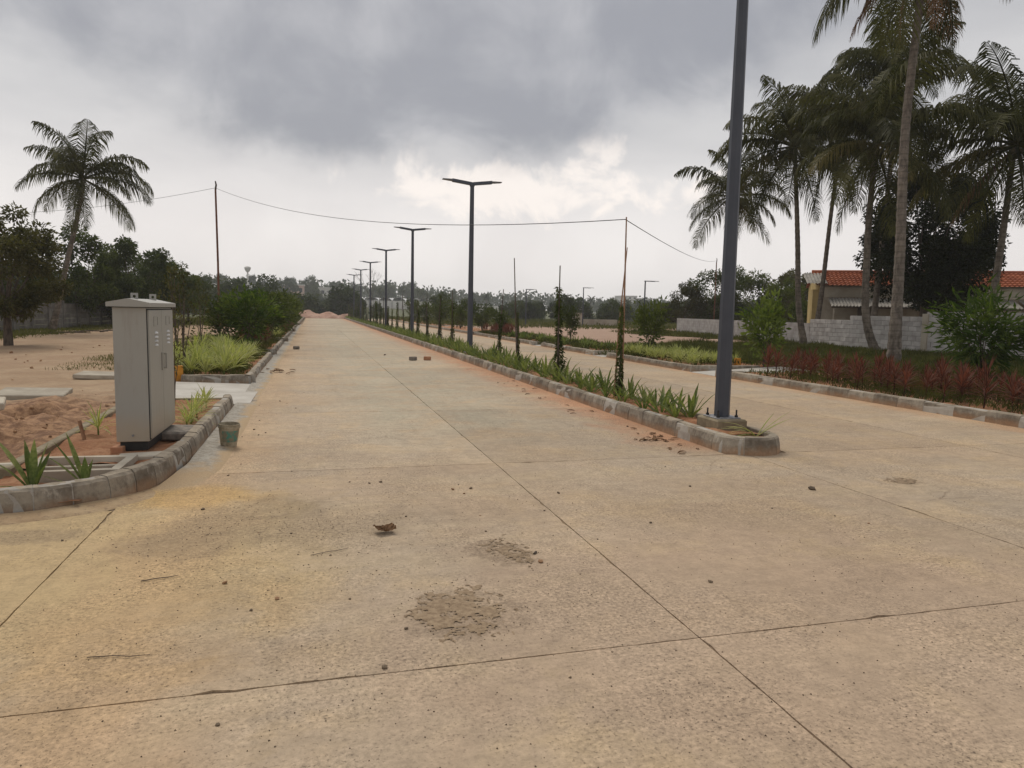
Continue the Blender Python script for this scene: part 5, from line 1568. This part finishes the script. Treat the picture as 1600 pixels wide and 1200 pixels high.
forest(18, (-60, -6), (92, 125), FT, 0.32, 0.5, 'green tree standing past the grass behind the verge bushes', 'trees behind the cabinet-side verge', cond=lambda x, y: x < -6 - (125 - y)*0.12)
forest(44, (8, 95), (112, 170), FT, 0.26, 0.50, 'green tree in the belt beyond the bare plot', 'trees beyond the bare plot')
forest(14, (34, 75), (92, 115), FT, 0.32, 0.48, 'low green tree beyond the block wall end', 'low trees past the block wall end')
forest(16, (-60, 18), (262, 318), FT, 0.62, 0.85, 'hazy tree standing in front of the pale far houses', 'hazy trees before the far houses')
forest(60, (-130, 22), (270, 440), FT + FTh, 0.7, 1.15, 'hazy blue-green tree on the far rise behind the road end', 'hazy trees on the far rise behind the road end')
forest(12, (20, 64), (385, 450), FT + FTh, 0.8, 1.05, 'hazy tree standing behind the white greenhouses', 'hazy trees behind the greenhouses')
forest(74, (95, 330), (265, 460), FT + FTh, 0.6, 0.95, 'hazy tree in the far tree line beyond the bare plot', 'hazy trees in the far tree line beyond the bare plot')
forest(12, (26, 70), (318, 330), [FPm], 0.75, 0.95, 'hazy palm standing along the far greenhouses', 'palms by the greenhouses', name="far_palm")
forest(22, (70, 210), (180, 300), [FPm], 0.75, 1.0, 'hazy palm rising from the far tree line beyond the bare plot', 'palms in the far tree line beyond the bare plot', name="far_palm")
# the wood on the horizon, one mass
N = 26000
X = RNG.uniform(-420, 620, N); Y = RNG.uniform(460, 560, N)
H = 5 + 6*vnoise(X, Y, 0.05, 21) + 4*vnoise(X, Y, 0.14, 22)
Z = gz(X, Y, False) + H*RNG.random(N)**0.7
dd = RNG.normal(size=(N, 3)); dd[:, 2] += 0.3
tag(ob("far_wood", leaf_mesh("far_wood", np.stack([X, Y, Z], axis=1), dd, RNG.uniform(1.6, 3.4, N), RNG.uniform(1.2, 2.2, N), M['leaf_far'])), 'hazy bluish wood closing the horizon', 'wood', kind='stuff')
# bare tree by the far lamps
def bare_tree(x, y, h, seed, label):
    rnd = random.Random(seed); m = MB()
    def br(p, d, L, r_, lv):
        q = p + d*L
        m.tube([tuple(p), tuple(p.lerp(q, 0.5) + Vector((rnd.uniform(-.06, .06), rnd.uniform(-.06, .06), 0))*L), tuple(q)], [r_, r_*0.8, r_*0.6], 5, cap=False)
        if lv > 0:
            for k in range(3):
                nd_ = (d + Vector((rnd.uniform(-.55, .55), rnd.uniform(-.55, .55), rnd.uniform(0.0, .35)))).normalized()
                br(q, nd_, L*rnd.uniform(0.6, 0.8), r_*0.55, lv - 1)
    br(Vector((0, 0, -0.1)), Vector((0, 0, 1)), h*0.36, 0.08, 4)
    o = tag(empty("bare_tree", (x, y, gzf(x, y))), label, 'tree')
    m.build("branches", M['bark'], o)
bare_tree(9.4, 122, 8.5, 7, 'leafless pale tree with fine upright branches behind the far lamps')

def greenhouse(x, y, rz, n, label):
    r = tag(empty("greenhouse", (x, y, gzf(x, y) - 0.5), rz), label, 'greenhouse', 'white greenhouses in the valley')
    for i in range(n):
        m = MB(); vs = []; fs = []
        for a in np.linspace(0, math.pi, 9):
            for yv in (0, 26): vs.append((i*6.2 + 3.0 - 3.0*math.cos(a), yv, 3.6 + 1.5*math.sin(a)))
        for k in range(8): fs.append((2*k, 2*k + 1, 2*k + 3, 2*k + 2))
        m.add(vs, fs)
        m.build("roof_arch", M['white'], r)
    m = MB(); m.box((n*3.1, 13, 1.8), (n*6.2, 25.8, 3.6)); m.build("side_wall", M['housewall'], r)
greenhouse(24, 343, -0.25, 5, 'white arched greenhouse roofs behind the third median lamp')
greenhouse(60, 334, -0.25, 4, 'white arched greenhouse roofs between the second and third median lamps')

def far_house(x, y, w, d_, h, mat, label, rz=0.0, floors=2):
    r = tag(empty("far_house", (x, y, gzf(x, y)), rz), label, 'house', 'pale houses on the far rise')
    m = MB(); m.box((0, 0, h/2), (w, d_, h)); m.build("wall", M[mat], r)
    m = MB(); m.box((0, 0, h + 0.2), (w + 0.6, d_ + 0.6, 0.4)); m.build("roof", M['housewall'], r)
    for f in range(floors):
        for k in range(3):
            m = MB(); m.box((-w/3 + k*w/3, -d_/2 - 0.02, h*(f + 0.5)/floors), (w*0.14, 0.1, h/floors*0.42)); m.build("window", M['glass'], r)
far_house(-28, 330, 11, 9, 8.5, 'housewall', 'pale two-storey house among hazy trees under the water tower')
far_house(-8, 345, 9, 8, 8.5, 'pinkwall', 'pinkish two-storey house among hazy trees between the water tower and the earth heaps')
far_house(8, 350, 10, 8, 7.5, 'housewall', 'low pale house among hazy trees above the earth heaps')
far_house(-46, 340, 10, 8, 8.0, 'housewall', 'whitish house among hazy trees behind the rusty pole')
wt = tag(empty("water_tower", (-30.3, 375, gzf(-30.3, 375))), 'small water tower with bulging tank above the hazy trees', 'water tower')
m = MB(); m.lathe([(0.0, 12.6), (0.9, 13.0), (1.5, 14.4), (1.5, 15.0), (0.7, 15.5), (0.0, 15.6)], 14); m.build("tank", M['housewall'], wt)
m = MB(); m.tube([(0, 0, -0.5), (0, 0, 12.9)], [0.5, 0.35], 10); m.build("shaft", M['housewall'], wt)
for i, (x, y, w, h) in enumerate([(218, 480, 11, 10), (232, 482, 9, 8.5)]):
    far_house(x, y, w, 14, h + 3, 'housewall', ['tall hazy apartment block on the far horizon', 'hazy apartment block beside the tall one on the horizon'][i], 0.0, 5)
m = MB(); m.box((0, 0, 0.45), (5.0, 0.25, 0.9), bev=0.02)
tag(m.build("compound_wall", M['plaster'], None, (31.5, 77.0, 0.0), (0, 0, 0.05)), 'low buff wall piece beyond the bare plot', 'wall')
m = MB(); m.box((0, 0, 0.75), (0.9, 0.8, 1.5)); m.box((0, 0, 1.56), (1.1, 1.0, 0.10))
tag(m.build("site_hut", M['plaster'], None, (28.9, 76.6, 0.0)), 'small grey hut at the foot of a single-arm lamp', 'hut')

# ------------------------------------------------------------------ litter on the road and in the lot
def rock_mesh(seed, flat=0.6):
    rnd = random.Random(seed)
    bm = bmesh.new(); bmesh.ops.create_icosphere(bm, subdivisions=1, radius=1.0)
    for v in bm.verts:
        v.co *= rnd.uniform(0.7, 1.25); v.co.z *= flat
    me = bpy.data.meshes.new("pebble"); bm.to_mesh(me); bm.free()
    return me
peb = []
for k in range(5):
    me = rock_mesh(k); me.materials.append(M['pebble'] if k < 4 else M['clod']); peb.append(me)
random.seed(55)
spots = [(4.49, 5.58, 0.035), (1.40, 4.25, 0.02), (2.4, 25.1, 0.05), (0.3, 3.1, 0.016), (-0.2, 4.0, 0.015), (-0.5, 4.3, 0.018), (2.5, 4.9, 0.014), (2.3, 3.7, 0.016), (3.4, 5.9, 0.014), (2.1, 5.9, 0.016), (1.2, 6.2, 0.018), (0.6, 6.6, 0.018)]
for i in range(95):
    q = random.random()
    if q < 0.4: x, y = random.gauss(0.2, 0.9), random.gauss(5.6, 0.9)
    elif q < 0.65: x, y = 4.5 - abs(random.gauss(0, 0.35)), 7.6 + 12*random.random()**1.5
    elif q < 0.8: x, y = -0.85 + abs(random.gauss(0, 0.3)), 7 + 10*random.random()
    else: x, y = random.uniform(-1, 5.5), random.uniform(2.6, 6.8)
    if x < -0.9 and y > 5.6: x = -0.6
    if x > 4.5 and y > 6.9: x = 4.4
    spots.append((x, y, (0.004 + 0.010*random.random()**3)*(1 + y*0.05)))
for (x, y, s) in spots:
    o = ob("pebble", random.choice(peb), None, (x, y, s*0.35), (random.uniform(-.3, .3), random.uniform(-.3, .3), random.uniform(0, 6.28)), s)
    tag(o, 'small dark pebble lying loose on the dusty concrete', 'pebble', 'pebbles scattered on the concrete')
# finer grit
N = 5200
gx = np.concatenate([RNG.normal(-0.3, 0.7, 600), RNG.uniform(-1.4, 7, 1900), RNG.normal(0.75, 0.22, 150), RNG.normal(4.25, 0.22, 1000)])
gy = np.concatenate([RNG.normal(5.4, 0.5, 600), 2.2 + 9*RNG.random(1900)**1.4, RNG.normal(3.62, 0.22, 150), 7.6 + 14*RNG.random(1000)])
m1 = np.ones(len(gx), bool)
m1 &= ~((gx > 4.5) & (gy > 6.9)); m1 &= ~((gx < -0.95) & (gy > 5.7))
gx = gx[m1]; gy = gy[m1]; sz = RNG.uniform(0.0025, 0.006, len(gx))
tv = np.array([(1, 0, 0), (-0.5, 0.87, 0), (-0.5, -0.87, 0), (0, 0, 0.9)])
rot = RNG.uniform(0, 6.28, len(gx)); ca, sa = np.cos(rot), np.sin(rot)
V = np.empty((len(gx), 4, 3))
V[:, :, 0] = gx[:, None] + sz[:, None]*(tv[None, :, 0]*ca[:, None] - tv[None, :, 1]*sa[:, None])
V[:, :, 1] = gy[:, None] + sz[:, None]*(tv[None, :, 0]*sa[:, None] + tv[None, :, 1]*ca[:, None])
V[:, :, 2] = 0.001 + sz[:, None]*tv[None, :, 2]
F = (np.arange(len(gx))[:, None, None]*4 + np.array([[0, 1, 3], [1, 2, 3], [2, 0, 3]])[None]).reshape(-1, 3)
tag(ob("grit", new_mesh("grit", V.reshape(-1, 3).tolist(), F.tolist(), M['pebble'])), 'fine loose grit on the concrete', 'grit', kind='stuff')
# dried mud trodden onto the concrete: a thin broken crust
def mud_crust(cx, cy, rx, ry, seed, label, thr=0.48, hh=0.0035, n=100):
    X, Y = np.meshgrid(np.linspace(-1.25, 1.25, n), np.linspace(-1.25, 1.25, n))
    fx, fy = X*rx, Y*ry
    k = 0.34*vnoise(fx, fy, 9, seed) + 0.34*vnoise(fx, fy, 26, seed + 1) + 0.32*vnoise(fx, fy, 62, seed + 2)
    hgt = k + 0.14 - 0.30*(X**2 + Y**2) - thr
    Z = np.clip(hgt*0.06, -0.003, hh) + (vnoise(fx, fy, 55, seed + 5) - 0.5)*0.004*(hgt > 0)
    v = np.stack([fx.ravel(), fy.ravel(), Z.ravel()], axis=1)
    keep = (hgt > -0.02)
    fs = [(j*n + i, j*n + i + 1, (j + 1)*n + i + 1, (j + 1)*n + i) for j in range(n - 1) for i in range(n - 1) if keep[j, i] and keep[j + 1, i + 1] and keep[j, i + 1] and keep[j + 1, i]]
    tag(ob("dried_mud", new_mesh("dried_mud", v, fs, M['mud'], smooth=False), None, (cx, cy, 0.0008)), label, 'dried mud')
mud_crust(0.76, 3.62, 0.30, 0.36, 3, 'largest brown crust of dried mud on the concrete between two joints')
mud_crust(1.24, 4.48, 0.20, 0.34, 8, 'broken smaller mud crusts beside the lengthwise joint', 0.54, 0.003)
mud_crust(5.65, 5.70, 0.20, 0.16, 12, 'small dark mud smear on the concrete off the median tip', 0.52, 0.003, 50)
# crumpled dead leaf
m = MB(); vs = []; fs = []; n = 9; random.seed(3)
for j in range(n):
    for i in range(n):
        u, v = i/(n - 1) - 0.5, j/(n - 1) - 0.5
        vs.append((u*0.135, v*0.12, 0.012 + 0.022*abs(math.sin(v*9 + u*3)) + 0.012*random.random() + 0.02*(abs(u)*2)**2))
for j in range(n - 1):
    for i in range(n - 1): fs.append((j*n + i, j*n + i + 1, (j + 1)*n + i + 1, (j + 1)*n + i))
m.add(vs, fs)
tag(m.build("dead_leaf", M['dry'], None, (0.49, 5.07, 0.0), (0, 0, 0.2)), 'crumpled dark dead leaf lying alone on the concrete', 'dead leaf')
def twig(x, y, L, rz, label, r_=0.0022):
    m = MB(); m.tube([(-L/2, 0, 0.005), (-L*0.1, 0.02*L, 0.006), (L*0.2, -0.03*L, 0.007), (L/2, 0.02*L, 0.005)], [r_, r_, r_*0.9, r_*0.5], 5)
    tag(m.build("twig", M['deadwood'], None, (x, y, 0.001), (0, 0, rz)), label, 'twig')
twig(-0.86, 3.47, 0.27, -0.15, 'thin dry twig lying near the long joint on the concrete')
twig(0.10, 4.72, 0.26, 0.35, 'dry twig on the concrete below the crumpled dead leaf')
twig(-0.87, 4.45, 0.2, 0.25, 'short dry stick on yellow silt over the concrete', 0.003)
twig(1.42, 4.42, 0.05, 0.9, 'stubby dark stick beside the lengthwise joint', 0.008)
# dry leaves swept against the median kerb and left gutter
random.seed(8)
dl_me = []
for k in range(3):
    m = MB(); m.strap((0, 0, 0.006), 0, 0.12, 0.12, 0.035, 0.3 + 0.2*k, 4, 0.5); dl_me.append(m.mesh("dry_leaf", M['dry']))
for i in range(46):
    if i < 30: x, y = random.gauss(4.25, 0.14), random.gauss(8.15, 0.35)
    else: x, y = random.uniform(3.9, 4.55), random.uniform(9, 16)
    if x > 4.57: x = 4.5
    tag(ob("dry_leaf", random.choice(dl_me), None, (x, y, 0.002), (0, 0, random.uniform(0, 6.28)), random.uniform(0.6, 1.4)), 'dry reddish leaf swept against the median kerb', 'dead leaf', 'dry leaves along the median kerb')
for i in range(14):
    x, y = random.gauss(-0.85, 0.18), random.gauss(18.4, 0.5)
    tag(ob("dry_leaf", random.choice(dl_me), None, (x, y, 0.02), (0, 0, random.uniform(0, 6.28)), random.uniform(1.2, 2.4)), 'dry leaf in the cabinet-side gutter beside the variegated drift', 'dead leaf', 'dry leaves in the cabinet-side gutter')
# broken bricks on the left carriageway
for i, (x, y, rz, lab) in enumerate([(3.05, 22.6, 0.4, 'grey broken block lying on the carriageway'), (3.52, 22.7, -0.3, 'orange broken brick lying on the carriageway'), (-0.6, 28.5, 0.2, 'broken stone lying near the cabinet-side gutter')]):
    m = MB(); m.box((0, 0, 0.06), (0.22, 0.13, 0.12), bev=0.015)
    tag(m.build("broken_brick", M['brick'] if i == 1 else M['stone'], None, (x, y, 0.002), (0, 0, rz)), lab, 'brick')
# clods of dug earth in the left lot
random.seed(14)
cl_me = []
for k in range(3):
    me = rock_mesh(20 + k, 0.75); me.materials.append(M['clod']); cl_me.append(me)
for i in range(90):
    x = random.gauss(-3.55, 0.5); y = random.gauss(10.3, 1.9)
    if x > -2.8 or y < 6.8: continue
    s = random.uniform(0.008, 0.03)*(1.8 if random.random() < 0.1 else 1)
    tag(ob("earth_clod", random.choice(cl_me), None, (x, y, gzf(x, y) + s*0.3), (random.random(), random.random(), random.random()*6), s), 'clod of dug red earth in the lot behind the cabinet bed', 'earth clod', 'clods of dug earth')
for i in range(40):
    x = random.uniform(-9, -4.5); y = random.uniform(9, 30); s = random.uniform(0.02, 0.06)
    tag(ob("earth_clod", random.choice(cl_me), None, (x, y, gzf(x, y) + s*0.3), (random.random(), random.random(), random.random()*6), s), 'small clod scattered over the bare lot', 'earth clod', 'clods scattered over the lot')
# fallen branches by the precast wall
for i in range(4):
    x, y = -11.8 + i*0.5, 41 + i*1.6
    m = MB(); m.tube([(-0.9, 0, 0.05), (0, 0.1, 0.10), (0.9, -0.05, 0.06)], [0.05, 0.04, 0.02], 6)
    tag(m.build("fallen_branch", M['bark'], None, (x, y, gzf(x, y)), (0, 0, 0.3 + i*0.5)), 'fallen bare branch on earth near the leaning palm foot', 'branch', 'fallen branches near the palm')

# ------------------------------------------------------------------ haze
hz = MB(); hz.box((60, 340, 7.5), (1500, 860, 45.0))
hm, ht = material("thin_haze")
pv = ht.n('ShaderNodeVolumePrincipled', {'Color': (0.92, 0.96, 1.0), 'Density': 0.00048, 'Anisotropy': 0.2})
ho = ht.n('ShaderNodeOutputMaterial'); ht.nt.links.new(pv.outputs[0], ho.inputs['Volume'])
tag(hz.build("haze", hm), 'thin pale haze in the air', 'haze', kind='stuff')
